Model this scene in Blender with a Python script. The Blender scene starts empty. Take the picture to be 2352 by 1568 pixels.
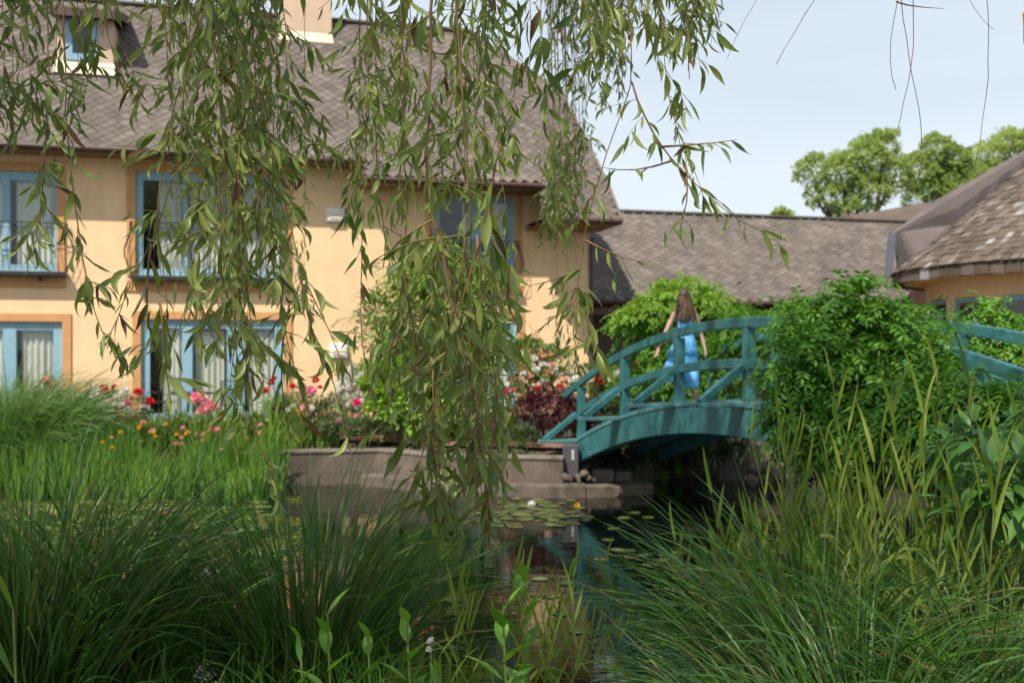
import bpy, bmesh, math, random
import numpy as np
from mathutils import Matrix, Vector

random.seed(7)
RNG = np.random.default_rng(7)
SC = bpy.context.scene
COL = SC.collection
R = math.radians

# ------------------------------------------------------------------ camera
F = 2287.0            # focal length in units of a 2352 wide picture
HZ = 800.0            # height of the horizon in that picture
CX = 1176.0
EYE = 2.4             # eye height above the water (z = 0)
cam_d = bpy.data.cameras.new('camera')
cam = bpy.data.objects.new('camera', cam_d)
COL.objects.link(cam)
cam.location = (0, 0, EYE)
cam.rotation_euler = (R(90), 0, 0)
cam_d.sensor_width = 36
cam_d.lens = 35.0
cam_d.shift_y = 16 / 2352
cam_d.clip_start = 0.05
cam_d.clip_end = 2000
cam_d.dof.use_dof = True
cam_d.dof.focus_distance = 3.5
cam_d.dof.aperture_fstop = 3.4
SC.camera = cam

# ------------------------------------------------------------------ light
SUN_EL, SUN_LEFT = R(53), R(30)       # elevation; degrees to the left of straight behind the camera
SX, SY, SZ = -math.sin(SUN_LEFT)*math.cos(SUN_EL), -math.cos(SUN_LEFT)*math.cos(SUN_EL), math.sin(SUN_EL)
sun_d = bpy.data.lights.new('sun', 'SUN')
sun_d.energy = 5.0
sun_d.angle = R(0.6)
sun_d.color = (1.0, 0.93, 0.82)
sun = bpy.data.objects.new('sun', sun_d)
COL.objects.link(sun)
sun.rotation_euler = Vector((SX, SY, SZ)).to_track_quat('Z', 'Y').to_euler()
sun.location = (-20, -15, 30)

W = bpy.data.worlds.new('World')
SC.world = W
W.use_nodes = True
nt = W.node_tree
nt.nodes.clear()
n_out = nt.nodes.new('ShaderNodeOutputWorld')
n_bg = nt.nodes.new('ShaderNodeBackground')
n_bg.inputs['Strength'].default_value = 0.1
n_sky = nt.nodes.new('ShaderNodeTexSky')
n_sky.sky_type = 'NISHITA'
n_sky.sun_disc = False
n_sky.sun_elevation = SUN_EL
n_sky.sun_rotation = math.atan2(SX, SY)
n_sky.dust_density = 1.5
n_sky.air_density = 1.0
n_tc = nt.nodes.new('ShaderNodeTexCoord')
n_map = nt.nodes.new('ShaderNodeMapping')
n_map.inputs['Scale'].default_value = (1.0, 1.0, 6.0)
n_map.inputs['Location'].default_value = (0.3, 1.2, 0.4)
n_no = nt.nodes.new('ShaderNodeTexNoise')
n_no.inputs['Scale'].default_value = 1.5
n_no.inputs['Detail'].default_value = 5
n_no.inputs['Roughness'].default_value = 0.5
n_sep = nt.nodes.new('ShaderNodeSeparateXYZ')
n_rp = nt.nodes.new('ShaderNodeValToRGB')      # thin high cloud: whitest towards the horizon
for k_, (p_, v_) in enumerate([(0.0, 1.0), (0.14, 0.93), (0.33, 0.74), (1.0, 0.15)]):
    e_ = n_rp.color_ramp.elements[k_] if k_ < 2 else n_rp.color_ramp.elements.new(p_)
    e_.position = p_; e_.color = (v_, v_, v_, 1)
n_am = nt.nodes.new('ShaderNodeMath'); n_am.operation = 'MULTIPLY_ADD'
n_am.inputs[1].default_value = 0.5
n_am.inputs[2].default_value = -0.25
n_ad = nt.nodes.new('ShaderNodeMath'); n_ad.operation = 'ADD'; n_ad.use_clamp = True
n_mix = nt.nodes.new('ShaderNodeMix')
n_mix.data_type = 'RGBA'
n_mix.inputs['B'].default_value = (6.7, 7.45, 8.1, 1)
L = nt.links.new
L(n_tc.outputs['Generated'], n_map.inputs['Vector'])
L(n_map.outputs['Vector'], n_no.inputs['Vector'])
L(n_tc.outputs['Generated'], n_sep.inputs['Vector'])
L(n_sep.outputs['Z'], n_rp.inputs['Fac'])
L(n_no.outputs['Fac'], n_am.inputs[0])
L(n_am.outputs[0], n_ad.inputs[0])
L(n_rp.outputs['Color'], n_ad.inputs[1])
L(n_ad.outputs[0], n_mix.inputs['Factor'])
L(n_sky.outputs['Color'], n_mix.inputs['A'])
L(n_mix.outputs['Result'], n_bg.inputs['Color'])
L(n_bg.outputs['Background'], n_out.inputs['Surface'])

SC.view_settings.view_transform = 'Standard'
SC.view_settings.look = 'None'
SC.view_settings.exposure = 0.35
SC.view_settings.gamma = 1.0

# ------------------------------------------------------------------ helpers
def P(x, y, Z):
    """point seen at (x, y) of the photograph at distance Z"""
    return np.array([(x-CX)*Z/F, Z, EYE+(HZ-y)*Z/F])
def PW(x, y, z=0.0):
    """point of the horizontal plane z seen at (x, y)"""
    return P(x, y, (EYE-z)*F/(y-HZ))
def XG(x, Z, z=0.0):
    return np.array([(x-CX)*Z/F, Z, z])

def new_mesh(name, V, Fc, tint=None, smooth=False):
    V = np.asarray(V, dtype=np.float32).reshape(-1, 3)
    me = bpy.data.meshes.new(name)
    if isinstance(Fc, np.ndarray):
        m, k = Fc.shape
        me.vertices.add(len(V)); me.vertices.foreach_set('co', V.ravel())
        me.loops.add(m*k); me.loops.foreach_set('vertex_index', Fc.astype(np.int32).ravel())
        me.polygons.add(m)
        me.polygons.foreach_set('loop_start', np.arange(0, m*k, k, dtype=np.int32))
        me.update(calc_edges=True)
    else:
        me.from_pydata([tuple(map(float, v)) for v in V], [], [tuple(f) for f in Fc])
        me.update()
    me.polygons.foreach_set('use_smooth', np.full(len(me.polygons), bool(smooth)))
    if tint is not None:
        at = me.attributes.new('tint', 'FLOAT', 'POINT')
        at.data.foreach_set('value', np.asarray(tint, dtype=np.float32))
    return me

def link(name, me, mat=None, parent=None, world=False):
    o = bpy.data.objects.new(name, me)
    COL.objects.link(o)
    if mat is not None and me is not None and len(me.materials) == 0:
        me.materials.append(mat)
    if parent is not None:
        o.parent = parent
        if world and parent.type == 'EMPTY':
            o.matrix_parent_inverse = (Matrix.Translation(parent.location) @ parent.rotation_euler.to_matrix().to_4x4()).inverted()
    return o
def mesh(name, V, Fc, mat, parent=None, tint=None, smooth=False, world=False):
    return link(name, new_mesh(name, V, Fc, tint, smooth), mat, parent, world)
def thing(name, label, cat, loc=(0, 0, 0), rotz=0.0, group=None):
    o = bpy.data.objects.new(name, None)
    o.empty_display_size = 0.2
    COL.objects.link(o)
    o.location = [float(v) for v in loc]; o.rotation_euler = (0, 0, rotz)
    tag(o, label, cat, group)
    return o
def tag(o, label, cat, group=None):
    o['label'] = label; o['category'] = cat
    if group: o['group'] = group
    return o
def struct(o):
    o['kind'] = 'structure'
    return o
def stuff(o):
    o['kind'] = 'stuff'
    return o

class MB:
    """collects simple solids into one mesh"""
    def __init__(s): s.V = []; s.F = []
    def add(s, V, Fc):
        b = len(s.V)
        s.V.extend([tuple(map(float, v)) for v in V]); s.F.extend([tuple(b+i for i in f) for f in Fc])
        return s
    def box(s, x0, x1, y0, y1, z0, z1):
        V = [(x0,y0,z0),(x1,y0,z0),(x1,y1,z0),(x0,y1,z0),(x0,y0,z1),(x1,y0,z1),(x1,y1,z1),(x0,y1,z1)]
        return s.add(V, [(0,3,2,1),(4,5,6,7),(0,1,5,4),(1,2,6,5),(2,3,7,6),(3,0,4,7)])
    def bar(s, p, q, w, h, up=(0, 0, 1)):
        """rectangular bar from p to q, w across, h along 'up'"""
        p, q, up = Vector(p), Vector(q), Vector(up)
        d = (q-p).normalized(); sd = d.cross(up).normalized(); u = sd.cross(d).normalized()
        V = []
        for c in (p, q):
            for a, b in ((-1,-1),(1,-1),(1,1),(-1,1)):
                V.append(c + sd*(a*w/2) + u*(b*h/2))
        return s.add(V, [(0,3,2,1),(4,5,6,7),(0,1,5,4),(1,2,6,5),(2,3,7,6),(3,0,4,7)])
    def tube(s, pts, rad, sides=6, cap=True):
        pts = [Vector(p) for p in pts]
        if not hasattr(rad, '__len__'): rad = [rad]*len(pts)
        V, Fc = [], []
        prev = None
        for i, p in enumerate(pts):
            d = (pts[min(i+1, len(pts)-1)]-pts[max(i-1, 0)])
            if d.length < 1e-9: d = Vector((0,0,1))
            d.normalize()
            a = Vector((1,0,0)) if abs(d.x) < 0.8 else Vector((0,1,0))
            if prev is not None: a = prev
            x = (a - d*a.dot(d)).normalized(); y = d.cross(x); prev = x
            for k in range(sides):
                t = 2*math.pi*k/sides
                V.append(p + (x*math.cos(t)+y*math.sin(t))*rad[i])
        for i in range(len(pts)-1):
            for k in range(sides):
                a, b = i*sides+k, i*sides+(k+1) % sides
                Fc.append((a, b, b+sides, a+sides))
        if cap:
            Fc.append(tuple(range(sides-1, -1, -1)))
            n = (len(pts)-1)*sides
            Fc.append(tuple(n+k for k in range(sides)))
        return s.add(V, Fc)
    def lathe(s, c, prof, sides=12):
        V, Fc = [], []
        for r, z in prof:
            for k in range(sides):
                t = 2*math.pi*k/sides
                V.append((c[0]+r*math.cos(t), c[1]+r*math.sin(t), c[2]+z))
        for i in range(len(prof)-1):
            for k in range(sides):
                a, b = i*sides+k, i*sides+(k+1) % sides
                Fc.append((a, b, b+sides, a+sides))
        Fc.append(tuple(range(sides-1, -1, -1)))
        n = (len(prof)-1)*sides
        Fc.append(tuple(n+k for k in range(sides)))
        return s.add(V, Fc)
    def build(s, name, mat, parent=None, world=False, smooth=False, bevel=0):
        o = mesh(name, s.V, s.F, mat, parent, None, smooth, world)
        if bevel:
            m = o.modifiers.new('bevel', 'BEVEL'); m.width = bevel; m.segments = 2; m.limit_method = 'ANGLE'
        return o

def nrm(a):
    return a/np.maximum(np.linalg.norm(a, axis=-1, keepdims=True), 1e-9)
def rvec(n):
    return nrm(RNG.normal(size=(n, 3)))

PROF_LEAF = [0.06, 0.62, 0.95, 1.0, 0.74, 0.38, 0.03]
PROF_BLADE = [0.7, 0.95, 1.0, 0.9, 0.7, 0.42, 0.04]
PROF_SMALL = [0.15, 1.0, 0.1]
PROF_OVAL = [0.1, 0.85, 1.0, 0.6, 0.04]

def blades(base, d0, n0, Ln, Wd, prof, bend=0.0, curl=None, fold=0.15, twist=0.0, tint=None):
    """N ribbons. returns V, F(quads), tint"""
    base = np.asarray(base, float); N = len(base); S = len(prof)-1
    d0 = nrm(np.asarray(d0, float)); n0 = np.asarray(n0, float)
    Ln = np.broadcast_to(np.asarray(Ln, float), (N,)); Wd = np.broadcast_to(np.asarray(Wd, float), (N,))
    bend = np.broadcast_to(np.asarray(bend, float), (N,))
    twist = np.broadcast_to(np.asarray(twist, float), (N,))
    if curl is None: curl = np.zeros((N, 3))
    c = base.copy(); rows = []
    m = 3 if fold else 2
    for k in range(S+1):
        t = k/S
        d = d0 + np.array([0, 0, -1.0])*(bend*t*1.0)[:, None] + curl*(t*t)
        d = nrm(d)
        sd = nrm(np.cross(d, n0)); nn = np.cross(sd, d)
        a = (twist*t)[:, None]
        sd2 = sd*np.cos(a) + nn*np.sin(a); nn2 = np.cross(sd2, d)
        w = (Wd*prof[k]*0.5)[:, None]
        if m == 3: rows.append(np.stack([c-sd2*w, c-nn2*w*fold*2, c+sd2*w], 1))
        else: rows.append(np.stack([c-sd2*w, c+sd2*w], 1))
        c = c + d*(Ln/S)[:, None]
    V = np.stack(rows, 1).reshape(-1, 3)
    q = []
    for k in range(S):
        for j in range(m-1):
            a = k*m+j
            q.append([a, a+1, a+1+m, a+m])
    q = np.array(q)
    Fc = (q[None] + (np.arange(N)*(S+1)*m)[:, None, None]).reshape(-1, 4)
    if tint is None: tint = RNG.random(N)
    T = np.repeat(np.broadcast_to(tint, (N,)), (S+1)*m)
    return V, Fc, T

class Soup:
    def __init__(s): s.V = []; s.F = []; s.T = []; s.n = 0
    def add(s, vft):
        V, Fc, T = vft
        s.V.append(V); s.F.append(Fc + s.n); s.T.append(T); s.n += len(V)
        return s
    def build(s, name, mat, parent=None, world=True, smooth=True):
        return mesh(name, np.concatenate(s.V), np.concatenate(s.F), mat, parent, np.concatenate(s.T), smooth, world)

# ------------------------------------------------------------------ materials
def mat_new(name):
    m = bpy.data.materials.new(name); m.use_nodes = True
    t = m.node_tree
    return m, t, t.nodes['Principled BSDF'], t.links.new
def node(t, ty, **kw):
    n = t.nodes.new(ty)
    for k, v in kw.items(): setattr(n, k, v)
    return n
def ramp(t, cols):
    r = t.nodes.new('ShaderNodeValToRGB')
    e = r.color_ramp.elements
    while len(e) < len(cols): e.new(0.5)
    for i, (p, c) in enumerate(cols):
        e[i].position = p; e[i].color = (*c, 1)
    return r
def plain(name, col, rough=0.6, var=0.12, scale=6.0, bump=0.0, bscale=60.0, spec=0.5, metal=0.0, coords='Object', streak=0.0):
    m, t, b, L = mat_new(name)
    tc = node(t, 'ShaderNodeTexCoord'); no = node(t, 'ShaderNodeTexNoise')
    no.inputs['Scale'].default_value = scale; no.inputs['Detail'].default_value = 6
    L(tc.outputs[coords], no.inputs['Vector'])
    c0 = [max(0, c*(1-var)) for c in col]; c1 = [min(1, c*(1+var)) for c in col]
    r = ramp(t, [(0.3, c0), (0.7, c1)])
    L(no.outputs['Fac'], r.inputs['Fac']); L(r.outputs['Color'], b.inputs['Base Color'])
    if streak:      # rain streaks and patches of old dirt
        mp = node(t, 'ShaderNodeMapping'); mp.inputs['Scale'].default_value = (1.6, 1.6, 0.5)
        n3 = node(t, 'ShaderNodeTexNoise'); n3.inputs['Scale'].default_value = 1.6; n3.inputs['Detail'].default_value = 7; n3.inputs['Roughness'].default_value = 0.65
        L(tc.outputs[coords], mp.inputs['Vector']); L(mp.outputs[0], n3.inputs['Vector'])
        r3 = ramp(t, [(0.32, (1-streak, 1-streak, 1-streak)), (0.58, (1, 1, 1))]); L(n3.outputs['Fac'], r3.inputs['Fac'])
        mu = node(t, 'ShaderNodeMix', data_type='RGBA', blend_type='MULTIPLY'); mu.inputs['Factor'].default_value = 1
        L(r.outputs['Color'], mu.inputs['A']); L(r3.outputs['Color'], mu.inputs['B']); L(mu.outputs['Result'], b.inputs['Base Color'])
    b.inputs['Roughness'].default_value = rough; b.inputs['Metallic'].default_value = metal
    b.inputs['Specular IOR Level'].default_value = spec
    if bump:
        n2 = node(t, 'ShaderNodeTexNoise'); n2.inputs['Scale'].default_value = bscale; n2.inputs['Detail'].default_value = 5
        L(tc.outputs[coords], n2.inputs['Vector'])
        bp = node(t, 'ShaderNodeBump'); bp.inputs['Strength'].default_value = bump; bp.inputs['Distance'].default_value = 0.02
        L(n2.outputs['Fac'], bp.inputs['Height']); L(bp.outputs['Normal'], b.inputs['Normal'])
    return m
def leafmat(name, cols, back=None, trans=0.3, rough=0.45, spec=0.35):
    """cols: ramp over the random tint of each leaf; back: colour of the underside"""
    m, t, b, L = mat_new(name)
    at = node(t, 'ShaderNodeAttribute'); at.attribute_name = 'tint'
    oi = node(t, 'ShaderNodeObjectInfo')
    ad = node(t, 'ShaderNodeMath', operation='ADD'); fr = node(t, 'ShaderNodeMath', operation='PINGPONG'); fr.inputs[1].default_value = 1.0
    L(at.outputs['Fac'], ad.inputs[0]); L(oi.outputs['Random'], ad.inputs[1]); L(ad.outputs[0], fr.inputs[0])
    r = ramp(t, [(i/max(1, len(cols)-1), c) for i, c in enumerate(cols)])
    L(fr.outputs[0], r.inputs['Fac'])
    out = r.outputs['Color']
    if back is not None:
        ge = node(t, 'ShaderNodeNewGeometry')
        mx = node(t, 'ShaderNodeMix', data_type='RGBA')
        mx.inputs['B'].default_value = (*back, 1)
        mm = node(t, 'ShaderNodeMath', operation='MULTIPLY'); mm.inputs[1].default_value = 0.75
        L(ge.outputs['Backfacing'], mm.inputs[0]); L(mm.outputs[0], mx.inputs['Factor'])
        L(out, mx.inputs['A']); out = mx.outputs['Result']
    L(out, b.inputs['Base Color'])
    b.inputs['Roughness'].default_value = rough
    b.inputs['Specular IOR Level'].default_value = spec
    tr = node(t, 'ShaderNodeBsdfTranslucent')
    hs = node(t, 'ShaderNodeHueSaturation'); hs.inputs['Value'].default_value = 1.5; hs.inputs['Saturation'].default_value = 1.1; hs.inputs['Hue'].default_value = 0.49
    L(out, hs.inputs['Color']); L(hs.outputs['Color'], tr.inputs['Color'])
    ms = node(t, 'ShaderNodeMixShader'); ms.inputs['Fac'].default_value = trans
    L(b.outputs[0], ms.inputs[1]); L(tr.outputs[0], ms.inputs[2])
    L(ms.outputs[0], t.nodes['Material Output'].inputs['Surface'])
    return m
def tilemat(name, cols, rough=0.85, spec=0.25, nscale=1.5):
    m, t, b, L = mat_new(name)
    at = node(t, 'ShaderNodeAttribute'); at.attribute_name = 'tint'
    oi = node(t, 'ShaderNodeObjectInfo')
    ad = node(t, 'ShaderNodeMath', operation='ADD'); fr = node(t, 'ShaderNodeMath', operation='FRACT')
    L(at.outputs['Fac'], ad.inputs[0]); L(oi.outputs['Random'], ad.inputs[1]); L(ad.outputs[0], fr.inputs[0])
    r = ramp(t, cols)
    L(fr.outputs[0], r.inputs['Fac'])
    ge = node(t, 'ShaderNodeNewGeometry'); no = node(t, 'ShaderNodeTexNoise'); no.inputs['Scale'].default_value = nscale; no.inputs['Detail'].default_value = 8
    L(ge.outputs['Position'], no.inputs['Vector'])
    r2 = ramp(t, [(0.3, (0.82, 0.82, 0.84)), (0.7, (1.12, 1.10, 1.08))])
    L(no.outputs['Fac'], r2.inputs['Fac'])
    mu = node(t, 'ShaderNodeMix', data_type='RGBA', blend_type='MULTIPLY'); mu.inputs['Factor'].default_value = 1
    L(r.outputs['Color'], mu.inputs['A']); L(r2.outputs['Color'], mu.inputs['B']); L(mu.outputs['Result'], b.inputs['Base Color'])
    n2 = node(t, 'ShaderNodeTexNoise'); n2.inputs['Scale'].default_value = 40
    L(ge.outputs['Position'], n2.inputs['Vector'])
    bp = node(t, 'ShaderNodeBump'); bp.inputs['Strength'].default_value = 0.4; bp.inputs['Distance'].default_value = 0.01
    L(n2.outputs['Fac'], bp.inputs['Height']); L(bp.outputs['Normal'], b.inputs['Normal'])
    b.inputs['Roughness'].default_value = rough; b.inputs['Specular IOR Level'].default_value = spec
    return m

M = {}
M['stucco'] = plain('stucco', (0.93, 0.635, 0.37), 0.9, 0.06, 1.1, 0.7, 40, 0.2, streak=0.09)
M['stucco_trim'] = plain('stucco_trim', (0.62, 0.32, 0.14), 0.85, 0.08, 3, 0.25, 90, 0.2)
M['cream'] = plain('cream_paint', (0.74, 0.64, 0.50), 0.8, 0.05, 3, 0.1, 60, 0.3)
M['peach'] = plain('peach_stucco', (0.62, 0.46, 0.33), 0.9, 0.06, 2, 0.25, 80, 0.2)
M['white'] = plain('white_plastic', (0.78, 0.76, 0.72), 0.5, 0.04, 4)
M['blue'] = plain('blue_paint', (0.25, 0.43, 0.53), 0.5, 0.07, 5, 0.08, 50)
M['brown'] = plain('brown_paint', (0.085, 0.045, 0.035), 0.55, 0.15, 4)
M['soffit'] = plain('soffit_board', (0.26, 0.14, 0.07), 0.8, 0.1, 3)
M['iron'] = plain('black_iron', (0.018, 0.018, 0.022), 0.45, 0.1, 8, spec=0.6)
M['slate'] = plain('dark_flashing', (0.10, 0.11, 0.14), 0.5, 0.1, 4, metal=0.3)
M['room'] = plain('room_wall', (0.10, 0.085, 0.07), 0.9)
M['teal'] = plain('teal_paint', (0.040, 0.165, 0.172), 0.45, 0.16, 5.0, 0.3, 20, 0.45, streak=0.32)
M['teal_deck'] = plain('lit_teal_paint', (0.085, 0.215, 0.23), 0.5, 0.25, 5.0, 0.2, 30)  # lighter copy of the teal: sky and sun on upward boards put into the colour
M['concrete'] = plain('weathered_concrete', (0.155, 0.125, 0.10), 0.9, 0.25, 3.0, 0.7, 24, 0.2, streak=0.35)
M['concrete_top'] = plain('concrete_cap', (0.20, 0.175, 0.145), 0.9, 0.2, 5.0, 0.4, 40, 0.2, streak=0.25)
M['rock'] = plain('rock', (0.15, 0.12, 0.10), 0.85, 0.3, 5.0, 0.6, 14, 0.3, coords='Object')
M['bark'] = plain('willow_bark', (0.10, 0.075, 0.05), 0.9, 0.3, 8, 0.6, 25, 0.2)
M['twig'] = plain('willow_twig', (0.20, 0.115, 0.045), 0.55, 0.35, 9, spec=0.4)
M['twig_green'] = plain('green_twig', (0.19, 0.19, 0.05), 0.55, 0.25, 9)
M['stem_green'] = plain('green_stem', (0.13, 0.19, 0.04), 0.55, 0.25, 5)
M['skin'] = plain('skin', (0.56, 0.34, 0.25), 0.5, 0.06, 9)
M['hair'] = leafmat('brown_hair', [(0.06, 0.035, 0.022), (0.13, 0.075, 0.045), (0.24, 0.15, 0.09)], None, 0.0, 0.4, 0.5)
M['dress'] = plain('blue_cotton', (0.17, 0.50, 0.90), 0.8, 0.08, 12, 0.3, 40, 0.2)
M['dress_white'] = plain('pale_strap', (0.35, 0.55, 0.8), 0.7)
M['sandal'] = plain('tan_leather', (0.30, 0.16, 0.09), 0.5)

M['willow'] = leafmat('willow_leaf', [(0.05, 0.09, 0.018), (0.09, 0.145, 0.028), (0.14, 0.205, 0.04), (0.20, 0.27, 0.058), (0.31, 0.36, 0.10)], (0.24, 0.28, 0.165), 0.36, 0.42, 0.45)
M['willow_dry'] = leafmat('withered_leaf', [(0.11, 0.05, 0.025), (0.17, 0.09, 0.04), (0.15, 0.12, 0.04)], None, 0.15, 0.7)
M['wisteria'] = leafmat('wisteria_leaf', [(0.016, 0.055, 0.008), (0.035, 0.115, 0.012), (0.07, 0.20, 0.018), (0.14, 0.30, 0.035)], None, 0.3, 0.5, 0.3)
M['wisteria_lit'] = leafmat('bright_leaf', [(0.08, 0.19, 0.02), (0.13, 0.28, 0.03), (0.20, 0.36, 0.045), (0.27, 0.40, 0.07)], None, 0.32, 0.55, 0.25)  # lit copy of the wisteria colours, also the yellow-green shrub's own
M['bush'] = leafmat('bush_leaf', [(0.025, 0.06, 0.012), (0.05, 0.12, 0.018), (0.09, 0.18, 0.03), (0.15, 0.22, 0.05)], None, 0.28, 0.55, 0.3)
M['rose_leaf'] = leafmat('rose_leaf', [(0.02, 0.045, 0.018), (0.05, 0.085, 0.03), (0.10, 0.14, 0.05), (0.17, 0.20, 0.10)], None, 0.2, 0.45, 0.5)
M['maple'] = leafmat('dark_red_leaf', [(0.018, 0.004, 0.006), (0.045, 0.007, 0.011), (0.085, 0.013, 0.019)], None, 0.25, 0.5, 0.35)
M['tree'] = leafmat('tree_leaf', [(0.13, 0.20, 0.055), (0.21, 0.30, 0.085), (0.30, 0.40, 0.13), (0.40, 0.48, 0.19)], None, 0.5, 0.6, 0.25)
M['iris'] = leafmat('iris_leaf', [(0.035, 0.10, 0.015), (0.065, 0.17, 0.02), (0.13, 0.26, 0.035), (0.25, 0.36, 0.06)], None, 0.35, 0.45, 0.4)
M['sedge'] = leafmat('sedge_blade', [(0.016, 0.055, 0.007), (0.028, 0.095, 0.010), (0.045, 0.14, 0.013), (0.07, 0.19, 0.018), (0.11, 0.25, 0.024), (0.03, 0.10, 0.012), (0.06, 0.16, 0.015), (0.10, 0.21, 0.03), (0.13, 0.20, 0.04), (0.24, 0.20, 0.08)], (0.09, 0.18, 0.06), 0.25, 0.4, 0.45)
M['reed'] = leafmat('reed_leaf', [(0.07, 0.15, 0.02), (0.13, 0.22, 0.025), (0.18, 0.26, 0.035), (0.27, 0.32, 0.055)], None, 0.35, 0.5, 0.35)
M['fountain'] = leafmat('fountain_grass_blade', [(0.035, 0.10, 0.015), (0.06, 0.16, 0.02), (0.11, 0.22, 0.04), (0.18, 0.26, 0.09)], None, 0.25, 0.4, 0.5)
M['broad'] = leafmat('broad_leaf', [(0.045, 0.14, 0.025), (0.07, 0.19, 0.03), (0.12, 0.26, 0.04)], (0.10, 0.20, 0.09), 0.3, 0.42, 0.45)
M['weed'] = leafmat('weed_leaf', [(0.06, 0.18, 0.02), (0.11, 0.27, 0.03), (0.18, 0.33, 0.045)], None, 0.35, 0.45, 0.4)
M['pad'] = leafmat('lily_pad', [(0.06, 0.10, 0.025), (0.10, 0.15, 0.035), (0.17, 0.21, 0.07), (0.17, 0.13, 0.06)], None, 0.05, 0.35, 0.5)
M['duckweed'] = leafmat('duckweed', [(0.06, 0.09, 0.012), (0.12, 0.16, 0.02), (0.19, 0.21, 0.04)], None, 0.05, 0.6, 0.3)
M['petal_white'] = leafmat('white_petal', [(0.66, 0.62, 0.56), (0.80, 0.78, 0.74)], None, 0.2, 0.6, 0.2)
M['petal_red'] = leafmat('red_petal', [(0.50, 0.008, 0.015), (0.65, 0.02, 0.03)], None, 0.2, 0.6, 0.2)
M['petal_pink'] = leafmat('pink_petal', [(0.75, 0.22, 0.33), (0.85, 0.42, 0.48)], None, 0.2, 0.6, 0.2)
M['petal_magenta'] = leafmat('magenta_petal', [(0.65, 0.03, 0.16), (0.75, 0.06, 0.22)], None, 0.2, 0.6, 0.2)
M['petal_peach'] = leafmat('peach_petal', [(0.75, 0.33, 0.20), (0.82, 0.48, 0.34)], None, 0.2, 0.6, 0.2)
M['petal_yellow'] = leafmat('yellow_petal', [(0.80, 0.38, 0.02), (0.85, 0.55, 0.05)], None, 0.2, 0.6, 0.2)
TILE = [(0.0, (0.118, 0.100, 0.086)), (0.35, (0.142, 0.121, 0.105)), (0.7, (0.162, 0.139, 0.120)), (1.0, (0.190, 0.165, 0.145))]
M['tile'] = tilemat('grey_brown_shingle', TILE)
M['shake'] = tilemat('cedar_shake', [(0.0, (0.085, 0.065, 0.05)), (0.4, (0.12, 0.093, 0.072)), (0.8, (0.16, 0.13, 0.105)), (0.92, (0.22, 0.19, 0.17)), (1.0, (0.36, 0.35, 0.36))])
M['shingle_fine'] = tilemat('fine_grey_shingle', [(0.0, (0.12, 0.10, 0.095)), (1.0, (0.16, 0.135, 0.13))])
M['underlay'] = plain('roof_underlay', (0.09, 0.075, 0.065), 0.95)

def glassmat():
    m, t, b, L = mat_new('window_glass')
    tr = node(t, 'ShaderNodeBsdfTransparent'); tr.inputs['Color'].default_value = (0.8, 0.85, 0.85, 1)
    gl = node(t, 'ShaderNodeBsdfGlossy'); gl.inputs['Roughness'].default_value = 0.03
    fr = node(t, 'ShaderNodeFresnel')
    ge = node(t, 'ShaderNodeNewGeometry'); io = node(t, 'ShaderNodeMath', operation='MULTIPLY_ADD')   # thin sheet: same on both sides
    io.inputs[1].default_value = 0.6667-1.5; io.inputs[2].default_value = 1.5
    L(ge.outputs['Backfacing'], io.inputs[0]); L(io.outputs[0], fr.inputs['IOR'])
    no = node(t, 'ShaderNodeTexNoise'); no.inputs['Scale'].default_value = 1.5
    tc = node(t, 'ShaderNodeTexCoord'); L(tc.outputs['Object'], no.inputs['Vector'])
    bp = node(t, 'ShaderNodeBump'); bp.inputs['Strength'].default_value = 0.03; bp.inputs['Distance'].default_value = 0.1
    L(no.outputs['Fac'], bp.inputs['Height']); L(bp.outputs['Normal'], gl.inputs['Normal'])
    ad = node(t, 'ShaderNodeMath', operation='MULTIPLY_ADD'); ad.inputs[1].default_value = 1.6; ad.inputs[2].default_value = 0.02
    ms = node(t, 'ShaderNodeMixShader')
    L(fr.outputs[0], ad.inputs[0]); L(ad.outputs[0], ms.inputs[0]); L(tr.outputs[0], ms.inputs[1]); L(gl.outputs[0], ms.inputs[2])
    L(ms.outputs[0], t.nodes['Material Output'].inputs['Surface'])
    return m
M['glass'] = glassmat()
M['curtain'] = plain('curtain', (0.78, 0.74, 0.64), 0.9, 0.05, 3)
M['screen'] = plain('insect_screen', (0.06, 0.06, 0.065), 0.9, 0.05, 3)

def watermat():
    m, t, b, L = mat_new('pond_water')
    b.inputs['Base Color'].default_value = (0.004, 0.006, 0.004, 1)
    b.inputs['Roughness'].default_value = 0.03
    b.inputs['IOR'].default_value = 1.5
    b.inputs['Specular IOR Level'].default_value = 1.0
    ge = node(t, 'ShaderNodeNewGeometry')
    mp = node(t, 'ShaderNodeMapping'); mp.inputs['Scale'].default_value = (0.35, 1.1, 1.0)
    L(ge.outputs['Position'], mp.inputs['Vector'])
    n1 = node(t, 'ShaderNodeTexNoise'); n1.inputs['Scale'].default_value = 3.2; n1.inputs['Detail'].default_value = 3
    n2 = node(t, 'ShaderNodeTexNoise'); n2.inputs['Scale'].default_value = 11; n2.inputs['Detail'].default_value = 2
    L(mp.outputs[0], n1.inputs['Vector']); L(mp.outputs[0], n2.inputs['Vector'])
    a = node(t, 'ShaderNodeMath', operation='MULTIPLY_ADD'); a.inputs[1].default_value = 0.25
    L(n2.outputs['Fac'], a.inputs[0]); L(n1.outputs['Fac'], a.inputs[2])
    bp = node(t, 'ShaderNodeBump'); bp.inputs['Strength'].default_value = 0.14; bp.inputs['Distance'].default_value = 0.03
    L(a.outputs[0], bp.inputs['Height']); L(bp.outputs['Normal'], b.inputs['Normal'])
    return m
M['water'] = watermat()

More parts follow.
